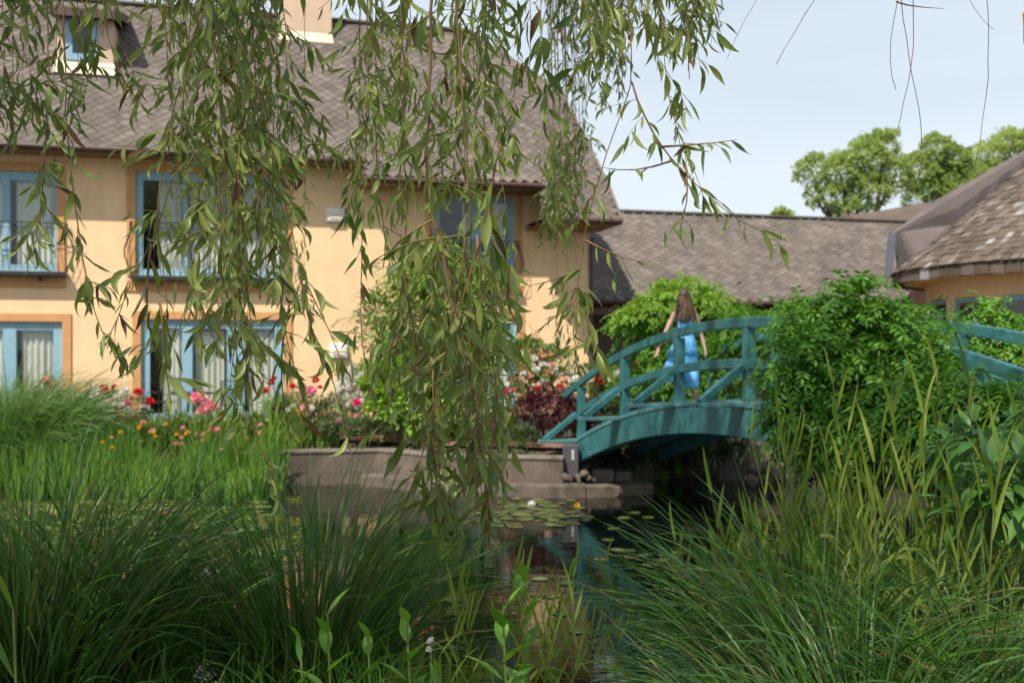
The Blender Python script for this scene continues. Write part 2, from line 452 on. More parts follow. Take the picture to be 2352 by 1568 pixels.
def groundmat():
    m, t, b, L = mat_new('garden_soil')
    ge = node(t, 'ShaderNodeNewGeometry')
    no = node(t, 'ShaderNodeTexNoise'); no.inputs['Scale'].default_value = 0.9; no.inputs['Detail'].default_value = 8
    L(ge.outputs['Position'], no.inputs['Vector'])
    r = ramp(t, [(0.35, (0.045, 0.03, 0.02)), (0.5, (0.075, 0.055, 0.035)), (0.62, (0.05, 0.075, 0.02))])
    L(no.outputs['Fac'], r.inputs['Fac']); L(r.outputs['Color'], b.inputs['Base Color'])
    n2 = node(t, 'ShaderNodeTexNoise'); n2.inputs['Scale'].default_value = 18; n2.inputs['Detail'].default_value = 6
    L(ge.outputs['Position'], n2.inputs['Vector'])
    bp = node(t, 'ShaderNodeBump'); bp.inputs['Strength'].default_value = 0.9; bp.inputs['Distance'].default_value = 0.06
    L(n2.outputs['Fac'], bp.inputs['Height']); L(bp.outputs['Normal'], b.inputs['Normal'])
    b.inputs['Roughness'].default_value = 0.95
    return m
M['ground'] = groundmat()
def pathmat():
    m, t, b, L = mat_new('brick_paving')
    ge = node(t, 'ShaderNodeNewGeometry')
    br = node(t, 'ShaderNodeTexBrick'); br.inputs['Scale'].default_value = 4.5
    br.inputs['Color1'].default_value = (0.30, 0.13, 0.08, 1); br.inputs['Color2'].default_value = (0.22, 0.10, 0.065, 1); br.inputs['Mortar'].default_value = (0.15, 0.12, 0.10, 1)
    L(ge.outputs['Position'], br.inputs['Vector']); L(br.outputs['Color'], b.inputs['Base Color'])
    b.inputs['Roughness'].default_value = 0.9
    return m
M['path'] = pathmat()

# ================================================================== the setting
POND = np.array([(-16,6.4),(-6,6.1),(-2,6.2),(0.3,6.3),(1.5,6.5),(2.2,7.5),(2.8,9.3),(3.5,10.8),(6,11.6),(10,12),(10.5,17.5),(5.5,18.7),(3.4,18.7),
                 (2.3,17.8),(1.15,17.1),(0.82,16.8),(-1.2,17.2),(-2.35,18.1),(-4.3,17.7),(-6,16.9),(-9,16.8),(-16,16.6)])
def sdist(X, Y):
    """signed distance to the pond outline, negative inside"""
    d = np.full(X.shape, 1e9); ins = np.zeros(X.shape, bool)
    n = len(POND)
    for i in range(n):
        a, b = POND[i], POND[(i+1) % n]
        ex, ey = b-a
        t = np.clip(((X-a[0])*ex+(Y-a[1])*ey)/(ex*ex+ey*ey), 0, 1)
        d = np.minimum(d, np.hypot(X-a[0]-t*ex, Y-a[1]-t*ey))
        c = ((a[1] > Y) != (b[1] > Y)) & (X < (b[0]-a[0])*(Y-a[1])/((b[1]-a[1]) if b[1] != a[1] else 1e-9)+a[0])
        ins ^= c
    return np.where(ins, -d, d)
def sstep(t):
    t = np.clip(t, 0, 1); return t*t*(3-2*t)
def GH(X, Y):
    X = np.asarray(X, float); Y = np.asarray(Y, float)
    s = sdist(X, Y)
    land = 0.42 + 0.24*sstep((Y-13)/3) + 0.22*sstep((Y-18)/3) + 0.3*sstep((X-3.2)/2.0)*(1-sstep((Y-10)/3)) + 0.25*sstep((2-Y)/3)
    soft = np.where((Y > 16) & (X > -4.4) & (X < 3), 0.30, 0.9)
    f = sstep((s+0.35*soft)/soft)
    h = -0.7*(1-f) + land*f
    return h + 0.03*np.sin(X*3.1+Y)*np.cos(Y*2.3-X)*f
xs = np.concatenate([[-900,-400,-160,-80,-45,-30,-22], np.arange(-16, 12, 0.2), [14,18,24,34,50,80,160,400,900]])
ys = np.concatenate([[-300,-120,-40,-15,-6,-2,0,2], np.arange(3, 27, 0.2), [28,31,36,45,60,90,160,400,1400]])
XX, YY = np.meshgrid(xs, ys)
ZZ = GH(XX, YY)
nx, ny = len(xs), len(ys)
ii = np.arange(nx*ny).reshape(ny, nx)
Fq = np.stack([ii[:-1,:-1], ii[:-1,1:], ii[1:,1:], ii[1:,:-1]], -1).reshape(-1, 4)
struct(mesh('ground', np.stack([XX, YY, ZZ], -1).reshape(-1, 3), Fq, M['ground'], smooth=True))
wv = [(-17, 5, 0), (11.5, 5, 0), (11.5, 20, 0), (-17, 20, 0)]
struct(mesh('water', wv, [(0, 1, 2, 3)], M['water']))

def strip_solid(mb, pts, thick, z0, z1):
    """wall along a plan polyline; thickness grows away from the camera side (left of travel to the right)"""
    pts = [Vector((p[0], p[1], 0)) for p in pts]
    off = []
    for i, p in enumerate(pts):
        d = (pts[min(i+1, len(pts)-1)]-pts[max(i-1, 0)]).normalized()
        off.append(p + Vector((-d.y, d.x, 0))*thick)
    n = len(pts); V = []
    for q, z in ((pts, z0), (pts, z1), (off, z1), (off, z0)):
        V += [(p.x, p.y, z) for p in q]
    Fc = []
    for k in range(4):
        for i in range(n-1):
            a, b = k*n+i, ((k+1) % 4)*n+i
            Fc.append((a, a+1, b+1, b))
    Fc.append((0, n, 2*n, 3*n)); Fc.append((n-1, 4*n-1, 3*n-1, 2*n-1))
    mb.add(V, Fc)
wt = thing('pond_wall', 'low grey concrete retaining wall with a lower ledge along the far side of the pond', 'wall', (-1, 16.9, 0))
WL = [(-4.9,17.25),(-4.36,17.3),(-2.6,17.68),(-2.37,17.7),(-2.2,17.58),(-1.5,16.98),(-1.29,16.8),(-0.3,16.6),(0.84,16.4)]
mb = MB(); strip_solid(mb, WL, 0.34, -0.4, 0.56); mb.build('wall_body', M['concrete'], wt, True, bevel=0.012)
mb = MB(); strip_solid(mb, [(x, y-0.025) for x, y in WL], 0.37, 0.562, 0.61); mb.build('wall_cap', M['concrete_top'], wt, True, bevel=0.012)
LL = [(x-0.02, y-0.42) for x, y in WL[2:]]+[(1.15,16.02),(1.19,16.02)]
mb = MB(); strip_solid(mb, LL, 0.40, -0.5, 0.19); mb.build('ledge', M['concrete'], wt, True, bevel=0.015)
mb = MB(); strip_solid(mb, [(1.21,16.02),(1.75,16.12),(2.35,16.5)], 0.4, -0.5, 0.17); mb.build('ledge', M['concrete'], wt, True, bevel=0.015)
# bridge abutment blocks of pale stone
ab = thing('bridge_abutment', 'pale stone blocks under the left end of the teal bridge', 'stone blocks', (1.9, 17.1, 0))
for (x0, x1, y, z0, z1) in [(1.36,1.72,16.75,0.15,0.36),(1.74,2.02,16.82,0.15,0.32)]:
    MB().box(x0, x1, y, y+0.4, z0, z1).build('stone_block', M['concrete_top'], ab, True, bevel=0.03)
# curved low wall at the back of the channel
cw = MB(); strip_solid(cw, [(3.75,18.1),(4.3,18.0),(4.9,18.15),(5.4,18.5)], 0.35, -0.4, 0.66)
tag(cw.build('channel_wall', M['concrete'], None, bevel=0.02), 'curved concrete wall at the back of the channel, seen under the bridge arch', 'wall')

# brick path behind the wall to the bridge
pv = []; 
PP = [(-3.6,18.35),(-2.2,18.15),(-1.1,17.5),(0.2,17.15),(0.9,17.05),(1.9,17.6)]
for x, y in PP: pv.append((x, y, float(GH(x, y))+0.05))
for x, y in PP: pv.append((x+0.15, y+0.85, float(GH(x+.15, y+.85))+0.05))
for i in range(len(pv)): pv[i] = (pv[i][0], pv[i][1], max(pv[i][2], 0.70))
struct(mesh('path', pv, [(i, i+1, i+7, i+6) for i in range(5)], M['path']))

# ================================================================== hotel building
OX, OY = -6.60, 20.8
AN = math.atan2(0.2509, 0.968)
CA, SA = math.cos(AN), math.sin(AN)
def t_at(x, v):
    k = (x-CX)/F
    return (v - SA*OX + CA*OY)/(CA-k*SA)
def U(x, v=0.0):
    t = t_at(x, v); k = (x-CX)/F
    return CA*(k*t-OX)+SA*(t-OY)
def ZL(x, y, v=0.0):
    return EYE + (HZ-y)/F*t_at(x, v)
def hit_roof(x, y, v0, z0, p):
    k = (x-CX)/F; m = (HZ-y)/F; c = CA-k*SA; e = SA*OX-CA*OY
    t = (z0 + p*(e-v0) - EYE)/(m - p*c)
    v = t*c+e
    return CA*(k*t-OX)+SA*(t-OY), v, EYE+m*t
def to_w(u, v, z):
    return np.array([OX+CA*u-SA*v, OY+SA*u+CA*v, z])
def to_px(w):
    return CX+F*w[0]/w[1], HZ-F*(w[2]-EYE)/w[1]

H = thing('hotel_building', 'long two storey ochre stucco building with a steep grey-brown shingle roof and blue windows', 'building', (OX, OY, 0.0), AN)
GZ = 0.85
# windows: outer x, y of the blue frame, vertical members, glass span; in picture coordinates
WINS = [
 dict(n='ul', y=(389,622), x=(-190,130), posts=[(-190,-172),(-60,-40),(2,22),(121,130)], top=22, rail=(-205,152,508)),
 dict(n='um', y=(399,636), x=(311,651), posts=[(311,328),(420,430),(536,548),(640,651)], top=20, rail=(300,655,515)),
 dict(n='ur', y=(449,642), x=(996,1183), posts=[(996,1011),(1084,1106),(1168,1183)], top=14, rail=(985,1191,552)),
 dict(n='ll', y=(738,965), x=(-190,143), posts=[(-190,-170),(-60,-40),(5,36),(121,143)], top=20, rail=None),
 dict(n='lm', y=(734,966), x=(324,652), posts=[(324,344),(418,442),(520,562),(631,652)], top=20, rail=None),
 dict(n='lr', y=(732,966), x=(1000,1187), posts=[(1000,1015),(1084,1104),(1168,1187)], top=16, rail=None),
]
for w in WINS:
    xm = 0.5*(w['x'][0]+w['x'][1])
    w['u0'], w['u1'] = U(w['x'][0]), U(w['x'][1])
    w['z1'] = ZL(xm, w['y'][0]); w['z0'] = ZL(xm, w['y'][1])
    if w['n'][0] == 'l': w['z0'] = GZ+0.06
UL_, UR_ = -17.0, U(1352)
ZT = ZL(400, 345)+0.1
# front wall with openings
us = sorted({UL_, UR_, *[w['u0'] for w in WINS], *[w['u1'] for w in WINS]})
zs = sorted({0.5, ZT, *[w['z0'] for w in WINS], *[w['z1'] for w in WINS]})
def inhole(u, z): return any(w['u0'] < u < w['u1'] and w['z0'] < z < w['z1'] for w in WINS)
mb = MB()
for i in range(len(us)-1):
    for j in range(len(zs)-1):
        if not inhole((us[i]+us[i+1])/2, (zs[j]+zs[j+1])/2):
            u0, u1, z0, z1 = us[i], us[i+1], zs[j], zs[j+1]
            mb.add([(u0,0,z0),(u1,0,z0),(u1,0,z1),(u0,0,z1)], [(0,1,2,3)])
for w in WINS:
    u0, u1, z0, z1 = w['u0'], w['u1'], w['z0'], w['z1']
    mb.add([(u0,0,z0),(u0,.3,z0),(u0,.3,z1),(u0,0,z1)], [(0,1,2,3)])
    mb.add([(u1,0,z0),(u1,.3,z0),(u1,.3,z1),(u1,0,z1)], [(3,2,1,0)])
    mb.add([(u0,0,z1),(u0,.3,z1),(u1,.3,z1),(u1,0,z1)], [(0,1,2,3)])
    mb.add([(u0,0,z0),(u0,.3,z0),(u1,.3,z0),(u1,0,z0)], [(3,2,1,0)])
DP = 9.0
mb.add([(UR_,0,0.5),(UR_,DP,0.5),(UR_,DP,ZT),(UR_,0,ZT)], [(0,1,2,3)])
mb.add([(UL_,0,0.5),(UL_,DP,0.5),(UL_,DP,ZT),(UL_,0,ZT)], [(3,2,1,0)])
mb.add([(UL_,DP,0.5),(UR_,DP,0.5),(UR_,DP,ZT),(UL_,DP,ZT)], [(3,2,1,0)])
mb.build('wall', M['stucco'], H)
# rooms behind the windows
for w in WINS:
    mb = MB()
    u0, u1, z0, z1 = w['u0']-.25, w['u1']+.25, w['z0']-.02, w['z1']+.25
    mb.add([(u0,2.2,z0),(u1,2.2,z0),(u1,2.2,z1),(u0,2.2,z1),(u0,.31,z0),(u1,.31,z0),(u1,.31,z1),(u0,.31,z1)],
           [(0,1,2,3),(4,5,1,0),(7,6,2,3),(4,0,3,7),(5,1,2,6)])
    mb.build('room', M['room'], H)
# trims, windows, railings
for w in WINS:
    u0, u1, z0, z1 = w['u0'], w['u1'], w['z0'], w['z1']
    tw = 0.17
    mb = MB()
    mb.box(u0-tw, u0-.002, -.03, .0, z0, z1+tw).box(u1+.002, u1+tw, -.03, .0, z0, z1+tw).box(u0, u1, -.028, .0, z1+.002, z1+tw)
    if w['n'][0] == 'u': mb.box(u0-tw, u1+tw, -.035, .0, z0-.32, z0-.1)
    mb.build('window_trim', M['stucco_trim'], H, bevel=0.004)
    f = MB(); xm = 0.5*(w['x'][0]+w['x'][1])
    th = w['top']*t_at(xm, 0)/F
    posts = [(U(a), U(b)) for a, b in w['posts']]
    for a, b in posts: f.box(a, b, .05, .13, z0+.004, z1-.004)
    bh = 0.14
    for (a, b), (c, d) in zip(posts[:-1], posts[1:]):
        f.box(b, c, .055, .125, z1-th, z1-.004).box(b, c, .055, .125, z0+.004, z0+bh)
    fo = f.build('window', M['blue'], H, bevel=0.006)
    for q, ((a, b), (c, d)) in enumerate(zip(posts[:-1], posts[1:])):
        g0, g1 = b, c
        mesh('pane', [(g0,.09,z0+bh),(g1,.09,z0+bh),(g1,.09,z1-th),(g0,.09,z1-th)], [(0,1,2,3)], M['glass'], fo)
        # curtain: pleated sheet
        cover = ([0.25, 0.8] if w['n'] == 'ur' else [0.62, 1.0, 0.9])[q % (2 if w['n'] == 'ur' else 3)]
        c0 = g1-(g1-g0)*cover; n = max(8, int((g1-c0)/0.028))
        V = []
        for k in range(n+1):
            uu = c0+(g1-c0)*k/n
            yy = .185+.028*math.sin(k*1.55+q)+.012*math.sin(k*.43)
            V += [(uu, yy, z0+.06), (uu, yy, z1-.02)]
        mesh('curtain', V, [(2*k, 2*k+2, 2*k+3, 2*k+1) for k in range(n)], M['curtain'], fo, smooth=True)
        if w['n'] == 'lm' and q == 1:
            MB().box(g0+.01, g0+.05, .03, .05, z0+bh, z1-th).box(g1-.05, g1-.01, .03, .05, z0+bh, z1-th).box(g0+.05, g1-.05, .03, .05, z1-th-.05, z1-th).build('screen_frame', M['iron'], fo)
    if w['rail']:
        xa, xb, yt = w['rail']
        a, b = U(xa, -.2), U(xb, -.2); zt = ZL(xm, yt, -.2); zb = z0+.0
        mb = MB()
        mb.box(a, b, -.26, -.02, zb-.10, zb-.005)                       # dark base beam
        for k in range(3):
            uu = a+(b-a)*(.18+.32*k); mb.box(uu-.015, uu+.015, -.2, -.04, zb-.20, zb-.10)
        mb.build('balcony_base', M['iron'], H, bevel=0.01)
        mb = MB(); h = zt-zb
        mb.tube([(a, -.03, zt), (a, -.24, zt), (b, -.24, zt), (b, -.03, zt)], .012, 5)
        mb.tube([(a, -.03, zt-.11), (a, -.24, zt-.11), (b, -.24, zt-.11), (b, -.03, zt-.11)], .008, 5)
        def prof(t):   # belly outwards near the bottom
            return -.24 - .13*math.sin(math.pi*min(1, t*1.15))**1.5*(1 if t < .87 else 1)
        nb = max(6, int((b-a)/.115))
        for k in range(nb+1):
            uu = a+(b-a)*k/nb
            pts = [(uu+0.012*math.sin(5*t+k), prof(t) if t > 0.02 else -.24, zb+h*t) for t in [0,.1,.22,.36,.5,.64,.78,.9,1]]
            mb.tube(pts, .0065, 4)
        for uu, s in ((a, -1), (b, 1)):
            for k in range(3):
                vv = -.22+.075*k
                mb.tube([(uu+s*.13*math.sin(math.pi*min(1, t*1.15))**1.5, vv, zb+h*t) for t in [0,.1,.22,.36,.5,.64,.78,.9,1]], .0065, 4)
        mb.build('balcony_railing', M['iron'], H)
for (x0, x1, y0, y1) in [(752,788,479,507), (762,797,791,821)]:
    u0, u1 = U(x0, -.1), U(x1, -.1); z0, z1 = ZL(x0, y1, -.1), ZL(x0, y0, -.1)
    m_ = MB().box(u0, u1, -.11, 0, z0, z1).box(u0-.03, u1+.03, -.03, -.001, z0-.03, z1+.03)
    vo = m_.build('wall_vent', M['white'], H, bevel=.01)
    MB().box(u0+.04, u1-.04, -.125, -.111, z0+.05, z0+.09).box(u0+.04, u1-.04, -.125, -.111, z0+.13, z0+.17).build('louvre', M['cream'], vo)
# downpipe at the corner
mb = MB(); mb.tube([(UR_+.08,-.06,4.95),(UR_+.05,-.05,4.7),(UR_+.05,-.05,0.9)], .035, 8); mb.build('downpipe', M['brown'], H)

# ---- main roof
OV = 0.6; PT = 1.35
Z1 = ZL(300, 340, -OV); V0, ZE = -OV, Z1
def vz(z): return V0+(z-ZE)/PT
_, v2, Z2 = hit_roof(1100, 416, V0, ZE, PT)
_, v3, Z3 = hit_roof(1340, 500, V0, ZE, PT)
_, vr, ZR = hit_roof(1080, 74, V0, ZE, PT)
RP = [(-18.0, Z1), (U(835, vz(Z1)), Z1), (U(835, vz(Z2)), Z2), (U(1247, vz(Z2)), Z2), (U(1247, vz(Z3)), Z3), (U(1427, vz(Z3)), Z3)]
for (x, y) in [(1396, 422), (1361, 352), (1319, 267), (1294, 224), (1273, 197), (1231, 172), (1080, 74)]:
    u, v, z = hit_roof(x, y, V0, ZE, PT); RP.append((u, z))
RP.append((-18.0, ZR))
n = len(RP)
Vf = [(u, vz(z)+.03, z-.03) for u, z in RP]; Vb = [(u, 2*vz(ZR)-vz(z), z-.03) for u, z in RP]
Fc = [tuple(range(n))] + [tuple(reversed(range(n, 2*n)))] + [(i, i+n, (i+1) % n+n, (i+1) % n) for i in range(n) if i not in (n-2,)]
Fc = [Fc[0], Fc[1]] + [(i, (i+1) % n, (i+1) % n+n, i+n) for i in range(4, n-2)] + [(n-1, 0, n, 2*n-1)]
roof = mesh('roof', Vf+Vb, Fc, M['underlay'], H)
# fascia, gutter and soffit of each step of the eaves
mb = MB(); sf = MB()
steps = [(RP[0][0], RP[1][0], Z1), (RP[2][0], RP[3][0], Z2), (RP[4][0], RP[5][0], Z3)]
for u0, u1, z in steps:
    v = vz(z)
    mb.box(u0, u1, v-.03, v+.02, z-.13, z-.012)
    mb.tube([(u0, v-.07, z-.055), (u1, v-.07, z-.055)], .052, 8)
    for k in range(int((u1-u0)/1.2)+1):
        uu = u0+.3+k*1.2
        if uu < u1: mb.box(uu-.015, uu+.015, v-.13, v-.02, z-.01, z+.008)
    sf.add([(u0, v+.021, z-.12), (u1, v+.021, z-.12), (u1, .0, z-.12), (u0, .0, z-.12)], [(0, 3, 2, 1)])
mb.build('gutter', M['brown'], H); sf.build('soffit', M['soffit'], H)
# sides where the eaves step down
for ia, ib in ((1, 2), (3, 4)):
    mb = MB(); (ua, za), (ub, zb) = RP[ia], RP[ib]
    mb.add([(ua, vz(za), za-.02), (ub, vz(zb), zb-.02), (ub, vz(zb)+.05, zb-.13), (ua, vz(za)+.3, za-.13)], [(0, 1, 2, 3)])
    mb.build('barge_board', M['brown'], H)
# raking edge along the right end
mb = MB()
for (ua, za), (ub, zb) in zip(RP[5:-1], RP[6:-1]):
    mb.bar((ua, vz(za), za+.0), (ub, vz(zb), zb+.0), .06, .06, (0, -1, 0))
mb.bar((-18, vz(ZR), ZR+.02), (RP[-2][0], vz(ZR), ZR+.02), .22, .05)
mb.build('ridge_cap', M['tile'], H)

def inpoly(x, y, poly):
    c = False; n = len(poly)
    for i in range(n):
        (x0, y0), (x1, y1) = poly[i], poly[(i+1) % n]
        if (y0 > y) != (y1 > y) and x < (x1-x0)*(y-y0)/(y1-y0)+x0: c = not c
    return c
TH = math.atan(PT)
def tile_mesh(name, a, b, th=.014):
    """diamond shingle: lies in the xy plane, tip towards -y"""
    hx, hy = a*.525, b*1.06
    top = [(0,-hy,.019),(hx,0,.012),(0,hy,.003),(-hx,0,.012)]
    bot = [(x, y, z-th) for x, y, z in top]
    return np.array(top+bot), [(0,1,2,3),(0,4,5,1),(3,7,4,0),(1,5,6,2),(2,6,7,3)]
def lay_tiles(parent, poly_uz, v_of_z, theta, a, b, mat, limit, name='shingle', keep=None, depth=None):
    tV, tF = tile_mesh(name, a, b)
    zmin = min(p[1] for p in poly_uz); zmax = max(p[1] for p in poly_uz)
    umin = min(p[0] for p in poly_uz); umax = max(p[0] for p in poly_uz)
    sn, cs = math.sin(theta), math.cos(theta)
    spots = []
    j = 0; s = b*.3
    while zmin+s*sn < zmax:
        z = zmin+s*sn
        u = umin+(a/2 if j % 2 else 0)
        while u < umax:
            if inpoly(u, z, poly_uz):
                w = to_w(u, v_of_z(z), z); px, py = to_px(w)
                if -120 < px < 2500 and (py > -160) and (keep is None or keep(px, py)): spots.append((w[1], u, v_of_z(z), z))
            u += a
        s += b; j += 1
    spots.sort(key=lambda q: (q[0], q[1]))
    vis = [q for q in spots if to_px(to_w(*q[1:]))[1] > -5 and -5 < to_px(to_w(*q[1:]))[0] < 2357]
    big = vis[:limit]; bs = set(big); rest = [q for q in spots if q not in bs]
    Rm = Matrix.Rotation(theta, 3, 'X')
    me = new_mesh(name, tV, tF); me.materials.append(mat)
    for q in big:
        o = bpy.data.objects.new(name, me); COL.objects.link(o); o.parent = parent
        o.location = (q[1], q[2], q[3]); o.rotation_euler = (theta, random.gauss(0, .02), 0)
    if rest:
        Rn = np.array(Rm)
        pos = np.array([q[1:] for q in rest])
        jit = RNG.normal(0, .0015, size=(len(rest), len(tV), 1))*np.array([0, 0, 1.])
        V = ((tV[None]+jit) @ Rn.T) + pos[:, None]
        q4 = np.array(tF)
        Fa = (q4[None]+(np.arange(len(rest))*len(tV))[:, None, None]).reshape(-1, 4)
        stuff(mesh('shingles', V.reshape(-1, 3), Fa, mat, parent, np.repeat(RNG.random(len(rest)), len(tV))))
    print(name, 'tiles', len(spots))
lay_tiles(roof, RP, vz, TH, .25, .105, M['tile'], 300)

# ---- chimney
uc, vc, zc = hit_roof(703, 92, V0, ZE, PT)
CH = MB()
u0, u1 = U(645, vc), U(762, vc)
CH.box(u0, u1, vc, vc+.8, zc-.3, zc+2.2)
cho = CH.build('chimney', M['peach'], H, bevel=.01)
zb_ = zc+.0
CB = MB(); CB.add([(u0-.05,vc-.06,zb_-.05),(u1+.05,vc-.06,zb_-.05),(u1+.05,vc+.9,zb_-.05),(u0-.05,vc+.9,zb_-.05),(u0-.004,vc-.004,zb_+.18),(u1+.004,vc-.004,zb_+.18),(u1+.004,vc+.81,zb_+.18),(u0-.004,vc+.81,zb_+.18)],
    [(0,1,5,4),(1,2,6,5),(2,3,7,6),(3,0,4,7),(4,5,6,7)])
CB.build('chimney_base', M['cream'], cho)

# ---- dormer
ud, vd, zd = hit_roof(190, 170, V0, ZE, PT)
D = MB(); du0, du1 = U(129, vd), U(260, vd); dz1 = ZL(190, 44, vd); dz0 = zd-.1
D.box(du0, du1, vd, vd+2.6, dz0, dz1)
do = D.build('dormer', M['peach'], H)
zs0, zs1 = ZL(190, 172, vd), ZL(190, 143, vd)
D = MB(); D.add([(du0-.06,vd-.10,zs0),(du1+.06,vd-.10,zs0),(du1+.02,vd-.005,zs1),(du0-.02,vd-.005,zs1),(du0-.06,vd+.2,zs0),(du1+.06,vd+.2,zs0),(du1+.02,vd+.2,zs1),(du0-.02,vd+.2,zs1)],
    [(0,1,2,3),(1,5,6,2),(4,0,3,7),(3,2,6,7),(0,4,5,1)])
D.build('dormer_sill', M['cream'], do)
wu0, wu1 = U(151, vd), U(224, vd); wz0, wz1 = ZL(190, 140, vd), ZL(190, 46, vd)
D = MB().box(wu0, wu0+.13, vd-.03, vd-.002, wz0, wz1).box(wu1-.13, wu1, vd-.03, vd-.002, wz0, wz1).box(wu0+.13, wu1-.13, vd-.028, vd-.002, wz0, wz0+.14).box(wu0+.13, wu1-.13, vd-.028, vd-.002, wz1-.06, wz1)
D.build('dormer_window', M['blue'], do)
MB().box(wu0+.13, wu1-.13, vd-.012, vd-.003, wz0+.14, wz1-.06).build('dormer_glass', plain('dark_glass', (0.01,0.014,0.02), 0.08, spec=0.8), do)
D = MB(); e0, e1 = U(108, vd-.25), U(278, vd-.25)
D.add([(e0,vd-.3,dz1-.04),(e1,vd-.3,dz1-.04),(e1,vd-.3,dz1+.13),(e0,vd-.3,dz1+.13),(e0,vd+2.8,dz1+.7),(e1,vd+2.8,dz1+.7),(e1,vd+2.8,dz1+.87),(e0,vd+2.8,dz1+.87)],
    [(0,1,2,3),(4,7,6,5),(0,3,7,4),(1,5,6,2),(3,2,6,7),(0,4,5,1)])
D.build('dormer_roof', M['brown'], do)
D = MB(); D.add([(e0+.01,vd-.29,dz1+.135),(e1-.01,vd-.29,dz1+.135),(e1-.01,vd+2.8,dz1+.9),(e0+.01,vd+2.8,dz1+.9)], [(0,1,2,3)])
D.build('dormer_shingles', M['tile'], do)

# ================================================================== low connecting wing
LW = thing('low_wing', 'single storey wing with a long grey-brown shingle roof behind the bridge', 'building', (OX, OY, 0.0), AN)
lv0 = 1.1; lze = ZL(1700, 689, lv0); LPT = 0.95
def lvz(z): return lv0+(z-lze)/LPT
_, lvr, lzr = hit_roof(1600, 492, lv0, lze, LPT)
la, lb = UR_+.01, U(2085, lv0)
LP = [(la, lze), (lb, lze), (U(2085, lvr), lzr), (la, lzr)]
Vf = [(u, lvz(z)+.03, z-.03) for u, z in LP]
Vb = [(la, 2*lvr-lv0, lze), (lb, 2*lvr-lv0, lze)]
lroof = mesh('roof', Vf+Vb, [(0,1,2,3),(3,2,5,4),(1,5,2)], M['underlay'], LW)
lay_tiles(lroof, LP, lvz, math.atan(LPT), .30, .11, M['tile'], 300)
mb = MB(); mb.box(la, lb, lv0-.03, lv0+.02, lze-.14, lze-.02); mb.tube([(la, lv0-.07, lze-.07), (lb-.35, lv0-.07, lze-.07)], .05, 8)
mb.build('gutter', M['brown'], LW)
mb = MB(); mb.bar((la, lvr, lzr+.02), (U(2085, lvr)+2.6, lvr, lzr+.02), .25, .05); mb.build('ridge_cap', M['tile'], LW)
mb = MB(); mb.add([(la,lv0+1.2,.6),(lb+3,lv0+1.2,.6),(lb+3,lv0+1.2,lze+.4),(la,lv0+1.2,lze+.4)], [(0,1,2,3)])
mb.add([(la,2*lvr-lv0-.4,.6),(lb,2*lvr-lv0-.4,.6),(lb,2*lvr-lv0-.4,lze+.1),(la,2*lvr-lv0-.4,lze+.1)], [(3,2,1,0)])
mb.build('wall', M['brown'], LW)
mb = MB()
k = la+.4
while k < lb:
    MB().box(k-.07, k+.07, lv0+.15, lv0+.29, .7, lze-.15).build('timber_post', M['brown'], LW); k += 2.2
MB().box(la, lb, lv0+.12, lv0+.32, lze-.40, lze-.22).build('beam', M['brown'], LW)

# ================================================================== round building
CC = np.array([13.47, 22.4]); RR = 4.55; EZ0 = 3.90; EZ1 = 4.17; AZ = 8.0
RB = thing('round_building', 'round ochre pavilion under a conical roof of weathered cedar shakes at the right edge', 'building', (CC[0], CC[1], 0))
cone = MB(); cone.lathe((0, 0, 0), [(RR-.05, EZ1-.06), (0.05, AZ-.05)], 72)
croof = cone.build('roof', M['underlay'], RB)
ang0 = math.atan2(-CC[1], -CC[0])
rows = 31; spots = []
SL = math.hypot(RR, AZ-EZ1)
pitch = math.atan2(AZ-EZ1, RR)
for r in range(rows):
    f = r/rows; rad = RR*(1-f)+.02; z = EZ1+(AZ-EZ1)*f
    a = ang0-1.75+random.random()*.05
    while a < ang0+1.75:
        w = random.uniform(.12, .24)
        da = w/rad; am = a+da/2
        X, Y = CC[0]+rad*math.cos(am), CC[1]+rad*math.sin(am)
        px, py = to_px((X, Y, z))
        if px < 2520 and py > -60: spots.append((Y, am, rad, z, w, px))
        a += da+.012/rad
def shake_vf(w, L=.34, th=.014):
    top = [(-w/2,-.06,.032),(w/2,-.06,.032),(w/2*.97,L,.006),(-w/2*.97,L,.006)]
    return np.array(top+[(x, y, z-th) for x, y, z in top]), [(0,1,2,3),(0,4,5,1),(3,7,4,0),(1,5,6,2)]
spots.sort(key=lambda q: q[0])
widths = [.13, .16, .19, .23]; mes = []
for w in widths:
    V, Fc = shake_vf(w); me = new_mesh('shake', V, Fc); me.materials.append(M['shake']); mes.append(me)
cnt = 0; RV, RF, RT = [], [], []; nn_ = 0
for (Y, am, rad, z, w, px) in spots:
    Rm = Matrix.Rotation(am+math.pi/2, 4, 'Z') @ Matrix.Rotation(pitch-.0, 4, 'X')
    loc = Vector((rad*math.cos(am), rad*math.sin(am), z+random.uniform(-.006, .02)))
    if cnt < 300 and px < 2352:
        i = min(range(4), key=lambda k: abs(widths[k]-w))
        o = bpy.data.objects.new('shake', mes[i]); COL.objects.link(o); o.parent = croof
        o.location = loc; o.rotation_euler = (Matrix.Rotation(random.gauss(0, .03), 4, 'Z') @ Rm).to_euler(); cnt += 1
    else:
        V, Fc = shake_vf(w); Mm = np.array(Rm.to_3x3())
        V = V @ Mm.T + np.array(loc)
        RV.append(V); RF.append(np.array(Fc)+nn_); RT.append(np.full(len(V), random.random())); nn_ += len(V)
if RV: stuff(mesh('shakes', np.concatenate(RV), np.concatenate(RF), M['shake'], croof, np.concatenate(RT)))
print('shakes', len(spots))
mb = MB()
